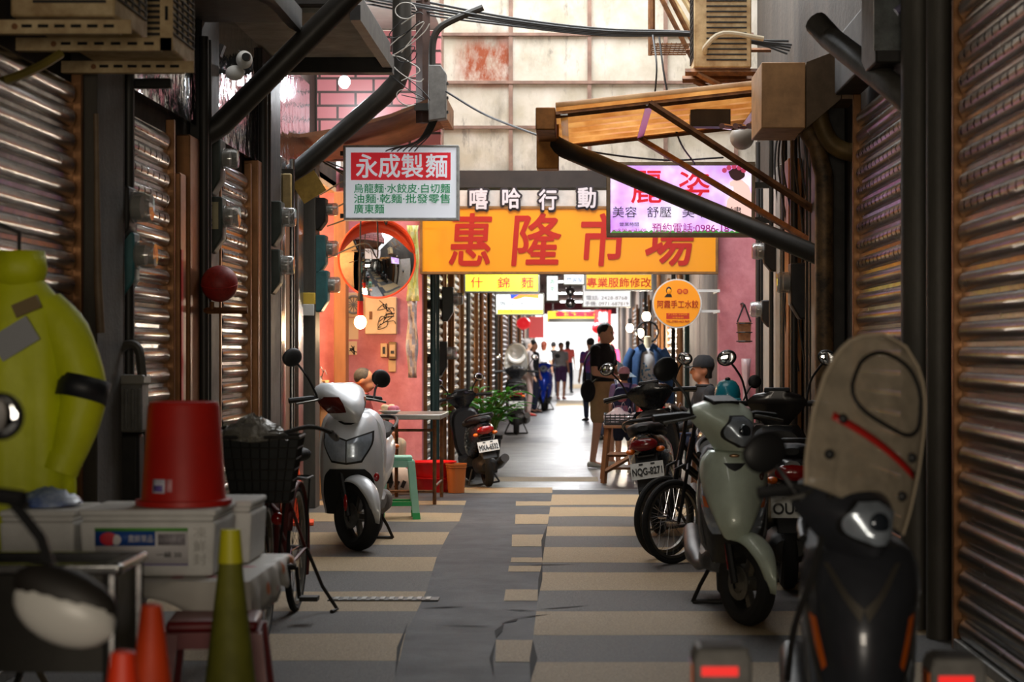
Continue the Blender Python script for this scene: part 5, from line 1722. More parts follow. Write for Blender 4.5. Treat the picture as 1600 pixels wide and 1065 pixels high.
c2 = nt.nodes.new('ShaderNodeValToRGB')
c2.color_ramp.interpolation = 'CONSTANT'
c2.color_ramp.elements[0].color = lin((186, 62, 90))
c2.color_ramp.elements[1].position = .4
c2.color_ramp.elements[1].color = lin((70, 130, 84))
qq = c2.color_ramp.elements.new(.7)
qq.color = lin((214, 120, 60))
nt.links.new(sepc.outputs[0], c2.inputs[0])
mx = nt.nodes.new('ShaderNodeMix')
mx.data_type = 'RGBA'
mx.inputs[6].default_value = lin((206, 202, 194))
nt.links.new(cr_.outputs[0], mx.inputs[0])
nt.links.new(c2.outputs[0], mx.inputs[7])
nt.links.new(mx.outputs[2], nt.nodes['Principled BSDF'].inputs[0])
rows = []
for i in range(25):
    u = i / 24
    x = -2.12 + .98 * u
    row = []
    for j in range(22):
        v = j / 21
        y = 6.87 + .95 * v
        row.append(V((x, y, .558)))
    drop = .065 + .03 * math.sin(u * 9) + (.17 * max(0, (u - .7) / .3) ** 1.5)
    front = [V((x, 6.862 - .02 * math.sin(u * 22) * k / 4, .558 - drop * k / 4)) for k in (4, 3, 2, 1)]
    rows.append(front + row)
side = []
for k in (1, 2, 3, 4):
    r = []
    for i, p in enumerate(rows[-1]):
        q = p.copy()
        v = max(0, (i - 4) / 21)
        q.x += .012 + .02 * math.sin(i * 1.3) * k / 4
        q.z -= (.17 - .12 * v + .03 * math.sin(i)) * k / 4
        r.append(q)
    side.append(r)
tag(MB().grid(rows + side).obj('tablecloth', CLOTH, solid=.003, smooth=60), 'pale floral plastic cloth draped over the low folding table', 'tablecloth')


def foambox(label, x0, x1, y0, y1, z0, h, lid=True, lab=False):
    t = thing('foam_box', label, 'box', ((x0 + x1) / 2, (y0 + y1) / 2, z0))
    a, b_ = (x1 - x0) / 2, (y1 - y0) / 2
    MB().loft([[V((sx * a * q, sy * b_ * q, z)) for sx, sy in ((-1, -1), (1, -1), (1, 1), (-1, 1))] for z, q in ((0, .95), (h * .82, 1.0))]).obj('box_body', FOAM, t, smooth=0, bevel=.012)
    if lid:
        MB().box(-a * .97, a * .97, -b_ * .97, b_ * .97, h * .825, h * .90).box(-a * 1.0, a * 1.0, -b_ * 1.0, b_ * 1.0, h * .90, h).obj('lid', FOAM, t, bevel=.01)
    if lab:
        yf = lambda z: -b_ * (.95 + .05 * z / (h * .82)) - .001
        q = lambda n, u0, u1, v0, v1, m, e=0: MB().add([(-a + 2 * a * u0, yf(h * v0) - .003 - e, h * v0), (-a + 2 * a * u1, yf(h * v0) - .003 - e, h * v0), (-a + 2 * a * u1, yf(h * v1) - .003 - e, h * v1), (-a + 2 * a * u0, yf(h * v1) - .003 - e, h * v1)], [(0, 1, 2, 3)]).obj(n, m, t, solid=.001)
        q('label_paper', .12, .80, .18, .72, mat('label_white', (226, 222, 224), .5))
        BL = mat('label_blue', (34, 84, 168), .5)
        q('label_blue_band', .12, .56, .46, .68, BL, .001)
        q('label_green_edge', .12, .80, .68, .73, mat('label_green', (96, 170, 70), .5), .002)
        q('label_text_block', .58, .78, .47, .64, mat('label_grey', (176, 170, 178), .5, noise=.4, nscale=90), .001)
        q('label_purple_edge', .12, .80, .17, .19, mat('label_purple', (110, 90, 170), .5), .002)
        MB().ell((-a + 2 * a * .22, yf(h * .57) - .004, h * .575), .032, .003, .026).obj('printed_fruit', mat('label_red', (216, 40, 60), .5), t)
        MB().ell((-a + 2 * a * .275, yf(h * .57) - .004, h * .555), .018, .003, .02).obj('printed_fruit', mat('label_white', (226, 222, 224), .5), t)
        text('農鮮果品', .1, mat('label_white', (226, 222, 224), .5), t, (-a + 2 * a * .455, yf(h * .57) - .005, h * .57), w=2 * a * .18, h=.026)
        text('一級 20', .1, INK, t, (-a + 2 * a * .66, yf(h * .3) - .005, h * .33), w=2 * a * .18, h=.02)
        for k in range(3):
            text('凍鮮封'[k], .1, mat('emboss_grey', (196, 194, 190), .8), t, (-a + 2 * a * .885, yf(h * .5) - .003, h * (.66 - .2 * k)), w=.045, h=.04)
    return t


foambox('white foam box with a printed fruit label under the upturned red bucket', -1.755, -1.275, 6.98, 7.40, .563, .235, lab=True)
foambox('plain white foam box beside the labelled one, half hidden by the raincoat', -2.04, -1.775, 7.0, 7.40, .563, .23)
foambox('dull foam box behind the labelled one, its corner showing beside the red bucket', -1.62, -1.22, 7.42, 7.78, .563, .232)
t = thing('red_bucket', 'tall red plastic bucket standing upside down on the labelled foam box', 'bucket', (-1.43, 7.20, .799))
MB().lathe([(.165, .0), (.168, .012), (.155, .016), (.150, .03), (.128, .355), (.120, .372), (.108, .374), (.104, .366), (.001, .366)], 40).obj('bucket_body', REDP, t, smooth=30)
MB().lathe([(.155, .0), (.172, .002), (.172, .02), (.155, .022)], 40, closed=True).obj('rim', REDP, t)
rr = lambda z: .150 - .022 * (z - .03) / .325 + .002
rows = [[V((rr(z) * math.sin(a), -rr(z) * math.cos(a), z)) for a in (-.62, -.5, -.38, -.26)] for z in (.05, .075, .10)]
MB().grid(rows).obj('price_sticker', mat('sticker', (206, 204, 220), .5), t, solid=.001)
rows = [[V(((rr(z) + .001) * math.sin(a), -(rr(z) + .001) * math.cos(a), z)) for a in (-.58, -.45, -.32)] for z in (.057, .078)]
MB().grid(rows).obj('sticker_print', mat('label_purple', (110, 90, 170), .5), t, solid=.001)
rows = [[V((rr(z) * math.sin(a), -rr(z) * math.cos(a), z)) for a in (-.22, -.14, -.08)] for z in (.055, .075, .10)]
MB().grid(rows).obj('price_sticker', mat('sticker_pink', (226, 160, 166), .5), t, solid=.001)
random.seed(11)
rows = []
for i in range(9):
    rows.append([V(((.11 + .02 * random.random()) * math.cos(a) * (1 - (i / 8) ** 2 * .9), .12 * math.sin(a) * (1 - (i / 8) ** 2 * .9), .06 * i / 8 + .012 * random.random())) for a in [2 * PI * j / 14 for j in range(14)]])
o = MB().loft(rows).obj('plastic_bag', mat('blue_bag', (176, 190, 214), .35, noise=.6, nscale=12, c2=(44, 84, 160)), smooth=30)
o.location = (-1.92, 7.2, .796)
tag(o, 'crumpled blue and white plastic bag on the plain foam box', 'bag')
# stainless tub on legs
t = thing('steel_tub', 'open stainless steel tub on legs in front of the foam boxes', 'tub', (-1.66, 5.78, 0))
t.scale = (1, .5, 1)
b = MB()
b.box(-.36, .34, -.36, -.34, .45, .73).box(-.36, .34, .30, .32, .45, .73).box(-.36, -.34, -.34, .30, .45, .73).box(.32, .34, -.34, .30, .45, .73).box(-.34, .32, -.34, .30, .45, .47)
b.obj('tub_body', mat('dark_steel', (84, 82, 78), .3, .9, noise=.3, nscale=8), t, smooth=0)
b = MB()
b.box(-.39, .37, -.39, -.335, .725, .755).box(-.39, .37, .295, .35, .725, .755).box(-.39, -.335, -.335, .295, .725, .755).box(.315, .37, -.335, .295, .725, .755)
b.obj('rim', STEEL, t, bevel=.008)
for sx in (-.35, .34):
    for sy in (-.36, .32):
        MB().tube([(sx, sy, .725), (sx, sy, .005)], .02, 8).obj('leg', STEEL, t)
MB().tube([(-.35, -.36, .18), (.34, -.36, .18)], .012, 6).obj('stretcher', STEEL, t)


def stool(name, label, x, y, rz, m, h=.46, w=.15, wb=.20, foot=None, group=None):
    t = thing(name, label, 'stool', (x, y, 0), rz, group)
    MB().box(-w, w, -w, w, h - .035, h).obj('seat', m, t, bevel=.012)
    for sx in (-1, 1):
        for sy in (-1, 1):
            f = lambda z: w * .88 + (wb - w) * (1 - z / h)
            MB().loft([[V((sx * f(z) + dx * .028, sy * f(z) + dy * .028, z)) for dx, dy in ((-1, -1), (1, -1), (1, 1), (-1, 1))] for z in (.002, h - .04)]).obj('leg', m, t, smooth=0)
            if foot:
                MB().loft([[V((sx * f(z) + dx * .031, sy * f(z) + dy * .031, z)) for dx, dy in ((-1, -1), (1, -1), (1, 1), (-1, 1))] for z in (.001, .055)]).obj('foot', foot, t, smooth=0)
    b = MB()
    g = w * .88 + (wb - w) * .75
    b.box(-g, g, -g - .02, -g + .012, .11, .145).box(-g, g, g - .012, g + .02, .11, .145).box(-g - .02, -g + .012, -g, g, .11, .145).box(g - .012, g + .02, -g, g, .11, .145)
    b.obj('stretcher_ring', foot or m, t, smooth=0)
    b = MB()
    for s in (-1, 1):
        b.box(-w * .95, w * .95, s * w * .95 - .012, s * w * .95 + .012, h - .09, h - .035).box(s * w * .95 - .012, s * w * .95 + .012, -w * .95, w * .95, h - .09, h - .035)
    b.obj('apron', m, t, smooth=0)
    return t


stool('plastic_stool', 'maroon plastic stool under the floral cloth beside the olive cone', -1.23, 6.73, .1, mat('maroon_plastic', (120, 26, 30), .35, noise=.2), h=.46)
stool('plastic_stool', 'pale green plastic stool with bright green feet behind the silver scooter', -1.475, 16.2, .12, mat('mint_plastic', (150, 206, 180), .45, noise=.1), h=.51, w=.115, wb=.16, foot=mat('bright_green', (24, 160, 84), .45))
t = thing('shop_table', 'grey steel table with thin brown legs beside the noodle shop', 'table', (-1.50, 18.0, 0))
MB().box(-.28, .28, -.45, .6, .755, .80).obj('table_top', mat('steel_top', (160, 158, 154), .3, .8, noise=.2), t, bevel=.006)
for sx in (-.2, .22):
    for sy in (-.38, .52):
        MB().tube([(sx, sy, .755), (sx + .0, sy, .004)], .017, 8).obj('leg', RUSTB, t)
for a, q in (((-.2, -.38, .66), (.22, -.38, .66)), ((.22, -.38, .16), (.22, .52, .16)), ((-.2, -.38, .12), (.22, -.38, .12))):
    MB().tube([a, q], .012, 6).obj('stretcher', RUSTB, t)
t = thing('food_dish', 'plate of wrapped food on the grey steel table', 'dish', (-1.70, 17.85, .801))
MB().lathe([(.001, 0), (.06, 0), (.10, .025), (.098, .03), (.06, .008), (.001, .008)], 24).obj('plate', WHITE, t)
for k in range(5):
    MB().ell((.05 * math.cos(k * 1.3), .05 * math.sin(k * 1.3), .045 + .01 * (k % 2)), .04, .03, .028, 10, 8).obj('bun', mat(('pink_wrap', 'cream_bun')[k % 2], ((214, 120, 140), (226, 206, 170))[k % 2], .5), t)


def basin(label, x, y, z, r, h, m):
    t = thing('plastic_basin', label, 'basin', (x, y, z))
    MB().lathe([(.001, .0), (r * .78, .0), (r * .97, h * .93), (r * 1.04, h * .94), (r * 1.04, h), (r * .93, h), (r * .74, .012), (.001, .012)], 36).obj('basin_body', m, t, smooth=30)
    MB().lathe([(r * .985, h * .86), (r * 1.02, h * .87), (r * 1.02, h * .90), (r * .99, h * .91)], 36, closed=True).obj('rim_band', m, t)
    return t


basin('shiny red basin on the ground, lower of the two red basins', -1.42, 19.28, .004, .21, .14, mat('bright_red', (220, 26, 26), .3))
basin('red basin stacked on the lower red basin by the scooter', -1.42, 19.28, .146, .225, .15, MATS['bright_red'])
basin('brown-orange basin standing beside the two red basins', -1.18, 19.10, .004, .10, .28, mat('brown_orange', (176, 96, 40), .4))
t = thing('paper_sack', 'printed paper bag lying under the grey steel table', 'bag', (-1.72, 18.9, .004))
MB().loft([[V((sx * a, sy * b_, z)) for sx, sy in ((-1, -1), (1, -1), (1, 1), (-1, 1))] for a, b_, z in ((.12, .09, 0), (.13, .10, .12), (.10, .06, .22), (.06, .02, .26))]).obj('sack_body', mat('sack', (206, 190, 176), .6, noise=.3), t, smooth=30)
for k in range(3):
    MB().obox((-.06 + .06 * k, -.103, .10), (.035, .004, .07), MX.Rotation(.4, 4, 'Y')).obj('printed_stripe', INK, t)

# potted plant
t = thing('potted_plant', 'leafy green plant in a black pot inside the market gate', 'plant', (-1.06, 22.4, 0), 0, None, 1.08)
MB().lathe([(.001, 0), (.13, 0), (.17, .34), (.185, .35), (.185, .39), (.16, .39), (.15, .36), (.001, .35)], 28).obj('pot', BLK, t)
LF = mat('bright_leaf', (96, 180, 36), .4, noise=.35, nscale=6, c2=(48, 120, 20), transl=.3)
random.seed(21)
b, st_ = MB(), MB()
for k in range(16):
    a = k * 2.4
    bx, by = .09 * math.cos(a), .09 * math.sin(a)
    h = random.uniform(.25, .52)
    tip = V((bx * 3.4, by * 3.0, .36 + h))
    st_.tube([(bx, by, .34), (bx * 1.6, by * 1.5, .36 + h * .6), tip], .010, 6, sm=3)
    for q in range(7):
        aa = a + q * 1.1
        L = random.uniform(.18, .30)
        d = V((math.cos(aa), math.sin(aa), random.uniform(.1, .7))).normalized()
        s = d.cross(V((0, 0, 1))).normalized()
        base = V((bx * 1.6, by * 1.5, .36 + h * .55)).lerp(tip, q / 6)
        rows = []
        for i in range(6):
            u = i / 5
            wd = .030 * math.sin(PI * (u * .93 + .04)) ** .8
            c = base + d * L * u + V((0, 0, -.16 * L * u * u * 2))
            rows.append([c - s * wd + V((0, 0, wd * .35)), c, c + s * wd + V((0, 0, wd * .35))])
        b.grid(rows)
b.obj('foliage', LF, t, smooth=60)
st_.obj('stems', mat('stem_green', (120, 150, 60), .5), t)

# market stall with crates and bags
t = thing('stall_table', 'rough wooden stall table with crossed brace at the market gate', 'table', (.63, 20.75, 0))
MB().box(-.38, .40, -.36, .42, .57, .60).obj('table_top', WOODM, t, bevel=.005)
for sx, lean in ((-.33, -.05), (.34, .04)):
    for sy in (-.31, .36):
        MB().tube([(sx, sy, .57), (sx + lean, sy, .004)], .032, 4).obj('leg', WOODM, t)
for a, q in (((-.36, -.33, .13), (.32, -.33, .52)), ((-.35, -.31, .30), (.36, -.31, .30))):
    MB().tube([a, q], .026, 4).obj('brace', WOODM, t)
MB().box(-.30, .30, -.25, .3, .14, .16).obj('lower_shelf', WOODM, t)
for k, (x, y) in enumerate(((-.13, -.02), (.36, -.02))):
    q = thing('plastic_crate', ('black plastic crate of bagged food nearer the standing man', 'black plastic crate at the seated person end of the stall')[k], 'crate', (.63 + x, 20.75 + y, .602))
    b = MB()
    for i in range(4):
        z = .012 + i * .027
        b.box(-.24, .22, -.30, -.288, z, z + .015).box(-.24, .22, .288, .30, z, z + .015).box(-.24, -.228, -.288, .288, z, z + .015).box(.208, .22, -.288, .288, z, z + .015)
    for i in range(10):
        xx = -.235 + i * .049
        b.box(xx, xx + .01, -.302, -.29, 0, .115).box(xx, xx + .01, .29, .302, 0, .115)
    b.obj('crate_grating', BLK, q, smooth=0)
    MB().box(-.23, .21, -.29, .29, 0, .01).obj('crate_bottom', BLK, q)


def bag(label, x, y, z, rx, ry, h, m, seed, name='plastic_bag', knot=None):
    random.seed(seed)
    rows = []
    for i in range(11):
        u = i / 10
        f = (.55 + .45 * math.sin(PI * min(1, u * 1.15 + .15))) if u < .8 else .42 * (1 - (u - .8) * 2.5)
        rows.append([V((rx * f * math.cos(a) * (1 + random.uniform(-.12, .12)), ry * f * math.sin(a) * (1 + random.uniform(-.12, .12)), h * u + random.uniform(-.006, .006))) for a in [2 * PI * j / 16 for j in range(16)]])
    t = thing(name, label, 'bag', (x, y, z))
    MB().loft(rows).obj('bag_body', m, t, smooth=25)
    b = MB()
    for s in (-1, 1):
        b.grid([[V((s * (.03 + .05 * v), (u - .5) * .05, h * .95 + .07 * math.sin(v * PI * .9))) for u in (0, 1)] for v in (0, .3, .6, 1)])
    b.obj('handle_loop', knot or m, t, solid=.003)
    return t


FILM = mat('cloudy_film', (226, 206, 206), .25, noise=.25, nscale=14, alpha=.8)
bag('cloudy plastic bag at the end of the stall by the standing man', .40, 20.62, .615, .15, .13, .16, FILM, 1)
bag('small cloudy plastic bag beside the red one on the stall', .58, 20.52, .615, .12, .10, .11, FILM, 2)
bag('bright red plastic bag knotted on top of the stall', .76, 20.8, .615, .17, .14, .27, mat('red_film', (228, 36, 36), .3, noise=.2, nscale=9), 3)
bag('clear plastic bag lying at the crate edge beyond the red one', .99, 20.62, .615, .13, .11, .15, FILM, 4)
bag('white bag on the lower shelf of the stall table', .66, 20.62, .162, .12, .10, .11, mat('white_film', (214, 208, 206), .3, noise=.3, nscale=7), 5)

# clothes display
t = thing('clothes_mannequin', 'headless mannequin in a denim jacket, white printed top and denim skirt', 'mannequin', P(1012, 600, 24.6))
t.location.z = 0
DEN = mat('denim', (40, 78, 124), .8, noise=.35, nscale=14, bump=.2, bscale=120)
DEN2 = mat('light_denim', (62, 110, 150), .8, noise=.3, nscale=14)
er = lambda c, rx, ry: [V((c[0] + rx * math.cos(a), c[1] + ry * math.sin(a), c[2])) for a in [2 * PI * i / 20 for i in range(20)]]
MB().lathe([(.001, 0), (.17, 0), (.17, .015), (.02, .03), (.02, .50)], 24).obj('stand', CHR, t)
MB().loft([er((0, 0, 1.38), .07, .06), er((0, 0, 1.44), .048, .048), er((0, 0, 1.54), .045, .045), er((0, 0, 1.55), .02, .02)]).obj('neck', mat('mannequin_cream', (226, 214, 178), .5), t)
MB().loft([er((0, -.01, .84), .125, .09), er((0, -.01, .95), .12, .09), er((0, -.02, 1.15), .135, .105), er((0, -.01, 1.32), .13, .09), er((0, 0, 1.40), .07, .06)]).obj('white_top', mat('white_cotton', (226, 228, 228), .8), t)
random.seed(8)
PRB = mat('print_blue', (70, 130, 170), .7)
b = MB()
for k in range(34):
    x, z = random.uniform(-.085, .085), random.uniform(.92, 1.22)
    yy = -.01 - .108 * math.sqrt(max(0, 1 - (x / .135) ** 2)) - .002
    b.ell((x, yy, z), random.uniform(.006, .018), .006, random.uniform(.005, .02), 8, 6)
b.obj('flower_print', PRB, t)
rows = []
for z, rx, ry in ((.30, .21, .16), (.5, .19, .14), (.7, .165, .12), (.86, .14, .10), (.93, .13, .09)):
    rows.append([V((rx * (1 + .04 * math.sin(a * 9)) * math.cos(a), ry * (1 + .06 * math.sin(a * 9)) * math.sin(a), z)) for a in [2 * PI * i / 48 for i in range(48)]])
MB().loft(rows).obj('denim_skirt', DEN2, t)
rows = []
for z, rx, ry, op in ((.72, .21, .15, .62), (.9, .205, .15, .58), (1.1, .21, .15, .50), (1.28, .21, .13, .42), (1.38, .17, .10, .40), (1.44, .085, .075, .5)):
    rows.append([V((rx * math.cos(a), ry * math.sin(a), z)) for a in [-PI / 2 + op + (2 * PI - 2 * op) * i / 24 for i in range(25)]])
MB().grid(rows).obj('denim_jacket', DEN, t, solid=.012)
for s in (-1, 1):
    MB().tube([(s * .17, 0, 1.38), (s * .24, 0, 1.22), (s * .27, -.01, .95), (s * .265, -.03, .72)], [.065, .068, .06, .055], 12, sm=3).obj('sleeve', DEN, t)
    MB().obox((s * .07, -.085, 1.40), (.08, .02, .10), MX.Rotation(s * .5, 4, 'Y')).obj('collar', DEN, t)
MB().torus((0, .04, 1.60), .13, .012, FACE, 32, 8).tube([(0, .04, 1.47), (0, .04, 1.54)], .012, 6).obj('hanger_hoop', BLK, t)

# teal helmet
t = thing('teal_helmet', 'teal half helmet set on the bars of the grey-silver scooter', 'helmet', (1.06, 14.24, .985))
MB().lathe([(.085, .0), (.092, .02), (.095, .07), (.085, .12), (.06, .155), (.03, .17), (.001, .172)], 28).obj('shell', mat('teal_shell', (24, 138, 158), .3, coat=.5), t)
MB().ell((0, -.02, .175), .02, .03, .012).obj('vent', BLK, t)
MB().box(-.09, .09, -.13, -.075, .02, .04).obj('peak', mat('teal_shell', (24, 138, 158), .3), t, bevel=.01)

# reflector posts before the black scooter
for k, (px, py, d, lab) in enumerate(((1126, 1006, 5.0, 'grey reflector box on a post in the middle of the lane'), (1490, 1022, 5.25, 'grey reflector box on a post before the large slotted shutter'))):
    c = P(px, py, d)
    t = thing('reflector_post', lab, 'bollard', (c.x, c.y, 0), 0)
    w_ = .073
    MB().loft([[V((sx * a, sy * a, z)) for sx, sy in ((-1, -1), (1, -1), (1, 1), (-1, 1))] for a, z in ((w_, c.z - .21), (w_, c.z - .03), (w_ * .86, c.z))]).obj('head_box', GREY, t, smooth=0, bevel=.008)
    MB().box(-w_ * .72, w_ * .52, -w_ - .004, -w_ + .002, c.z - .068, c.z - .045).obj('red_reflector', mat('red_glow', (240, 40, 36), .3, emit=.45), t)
    MB().box(-w_ - .004, -w_ + .002, -w_ * .8, w_ * .5, c.z - .19, c.z - .04).obj('amber_side', AMB, t)
    MB().box(-.03, .03, -.03, .03, .0, c.z - .21).obj('post', GREY, t)
    MB().box(-.09, .09, -.09, .09, .0, .02).obj('base', GREY, t)
    b = MB()
    for i in range(4):
        b.box(-w_ * .7, w_ * .7, -w_ * .6 + i * .03, -w_ * .6 + i * .03 + .012, c.z, c.z + .004)
    b.obj('vent_grating', DARK, t, smooth=0)

# raincoat on a hook
HV = mat('hi_vis', (206, 214, 16), .5, noise=.15, nscale=5, bump=.35, bscale=9)
HVD = mat('black_tape', (26, 28, 32), .5)
t = thing('raincoat', 'bright yellow raincoat with dark bands hanging before the wide shutter', 'raincoat', (-2.11, 7.5, 0))
N = 40


def fold(rx, ry, z, am=.05, ph=0):
    return [V((rx * (1 + am * math.sin(7 * a + ph)) * math.cos(a), ry * (1 + am * 1.6 * math.sin(7 * a + ph + 1)) * math.sin(a), z)) for a in [2 * PI * i / N for i in range(N)]]


MB().loft([fold(.20, .13, .62, .07), fold(.20, .13, .85, .07, .3), fold(.195, .125, 1.1, .05, .6), fold(.19, .12, 1.35, .04, .9), fold(.175, .10, 1.52, .02), fold(.11, .075, 1.60, 0), fold(.075, .065, 1.64, 0)]).obj('coat_body', HV, t, smooth=60)
MB().loft([fold(.085, .07, 1.60, .0), fold(.10, .085, 1.66, .02), fold(.09, .08, 1.73, .02)], caps=False).obj('collar', HV, t, solid=.008)
MB().tube([(.10, 0, 1.52), (.18, -.01, 1.42), (.245, -.02, 1.22), (.23, -.04, 1.08), (.18, -.06, .92)], [.075, .088, .088, .080, .062], 16, sm=4).obj('sleeve', HV, t)
MB().tube([(-.10, 0, 1.52), (-.16, .02, 1.40), (-.17, .05, 1.1), (-.16, .06, .92)], [.075, .08, .075, .065], 14, sm=4).obj('sleeve', HV, t)
MB().tube([(.255, -.02, 1.252), (.238, -.035, 1.17)], .096, 16, caps=False).obj('dark_band', HVD, t, solid=.004)
MB().tube([(.17, -.063, .905), (.19, -.058, .965)], .068, 16).obj('cuff', HV, t)
MB().obox((.06, -.112, 1.52), (.10, .02, .05), MX.Rotation(-.4, 4, 'Y')).obj('collar_tab', mat('tab_grey', (120, 100, 60), .6), t)
MB().obox((.02, -.128, 1.40), (.16, .012, .10), MX.Rotation(-.55, 4, 'Y')).obj('grey_patch', mat('reflect_grey', (150, 152, 156), .4), t)
MB().tube([(-.11, 0, 1.55), (0, 0, 1.66), (.11, 0, 1.55)], .008, 6).tube([(0, 0, 1.66), (0, 0, 1.80), (-.09, 0, 1.84), (-.24, 0, 1.84)], .008, 6).obj('hanger', DARK, t)

# lamps and lanterns in the corridor
for k, (px, py, d) in enumerate(((984, 512, 33), (1000, 520, 30), (1010, 494, 29), (700, 470, 27))):
    c = P(px, py, d)
    t = thing('hanging_bulb', ('glowing bulb behind the standing man', 'glowing bulb nearer the denim clothes', 'glowing bulb above the denim clothes', 'bulb over the potted-plant side shutters')[k], 'lamp', c)
    MB().ell((0, 0, 0), .06, .06, .07).obj('bulb', emat('bulb_glow', (255, 226, 184), 14), t)
    MB().tube([(0, 0, .06), (0, 0, .15)], .03, 8).obj('socket', BLK, t)
    MB().tube([(0, 0, .15), (0, 0, 3.2 - c.z)], .008, 5).obj('cord', WIRE, t)
    lamp('bulb_light', 'POINT', c + V((0, 0, -.12)), 55, (1, .86, .68), .08)
t = thing('mirror_ball_string', 'string of silvery ball ornaments hanging in mid corridor', 'ornament', P(891, 480, 38))
zz = t.location.z
for k in range(4):
    MB().ell((0, 0, .08 + k * .22), .10 - .012 * k, .10 - .012 * k, .10 - .012 * k).obj('silver_ball', CHR, t)
MB().tube([(0, 0, .0), (0, 0, 3.2 - zz)], .015, 6).obj('cord', WIRE, t)
for k, (px, py, d) in enumerate(((818, 505, 48), (935, 512, 50), (948, 520, 46), (950, 545, 47), (944, 532, 49), (941, 556, 44))):
    c = P(px, py, d)
    t = thing('red_lantern', ('red paper lantern before the coral banner', 'uppermost red lantern in the cluster beside the corridor mouth', 'large red lantern in the cluster beside the corridor mouth', 'lower pink-red lantern in the cluster beside the corridor mouth', 'middle red lantern in the cluster beside the corridor mouth', 'lowest red lantern in the cluster beside the corridor mouth')[k], 'lantern', c)
    MB().ell((0, 0, 0), .17, .17, .15).obj('paper_globe', emat('lantern_red', (226, 40, 46), .5), t)
    MB().tube([(0, 0, .14), (0, 0, 3.2 - c.z)], .010, 5).obj('cord', WIRE, t)
    MB().tube([(0, 0, -.14), (0, 0, -.34)], .02, 6).obj('tassel', REDP, t)
for d in (24.5, 32, 41, 50, 60, 70):
    c = V((-.1, d, 3.17))
    t = thing('ceiling_lamp', 'fluorescent tube lamp on the market corridor ceiling', 'lamp', c, 0, 'tube lamps on the corridor ceiling')
    MB().box(-.6, .6, -.06, .06, -.03, .03).obj('fitting', WHITE, t)
    MB().tube([(-.56, 0, -.05), (.56, 0, -.05)], .018, 8).obj('tube', emat('tube_glow', (246, 250, 255), 8), t)
    lamp('tube_light', 'AREA', c + V((0, 0, -.09)), 80 if d < 45 else 200, (.97, .98, 1), 1.2, (0, 0, 0), .15)

# counter of the noodle shop
t = thing('shop_counter', 'warm-lit wooden counter inside the noodle shop', 'counter', (-2.62, 18.9, 0))
MB().box(-.28, .28, -.7, .7, .86, .90).obj('counter_top', WOODM, t, bevel=.006)
MB().box(-.25, .25, -.66, .66, .0, .86).obj('counter_body', mat('shop_panel', (186, 136, 84), .6, noise=.3, nscale=6), t)
bag('white plastic bag of noodles standing on the shop counter', -2.46, 18.5, .902, .10, .10, .26, mat('white_film', (214, 208, 206), .3, noise=.3, nscale=7), 12)
bag('second white bag further back on the shop counter', -2.50, 19.1, .902, .11, .10, .22, MATS['white_film'], 13)
t = thing('carton', 'open brown carton on the shop counter between the white bags', 'box', (-2.50, 18.80, .902))
MB().box(-.12, .12, -.10, .10, 0, .16).obj('carton_body', mat('carton_brown', (186, 140, 92), .8), t, bevel=.004)
for s_ in (-1, 1):
    MB().obox((0, s_ * .13, .165), (.24, .07, .006), MX.Rotation(s_ * .4, 4, 'X')).obj('flap', MATS['carton_brown'], t)
# ------------------------------------------------------------------ people
BASE = dict(hip=(.088, 0, .90), knee=(.095, -.015, .49), ankle=(.095, .02, .085), toe=(.11, -.145, .03), sh=(.165, .0, 1.385), elbow=(.215, .03, 1.12), wrist=(.225, -.05, .88), tip=(.225, -.09, .79))


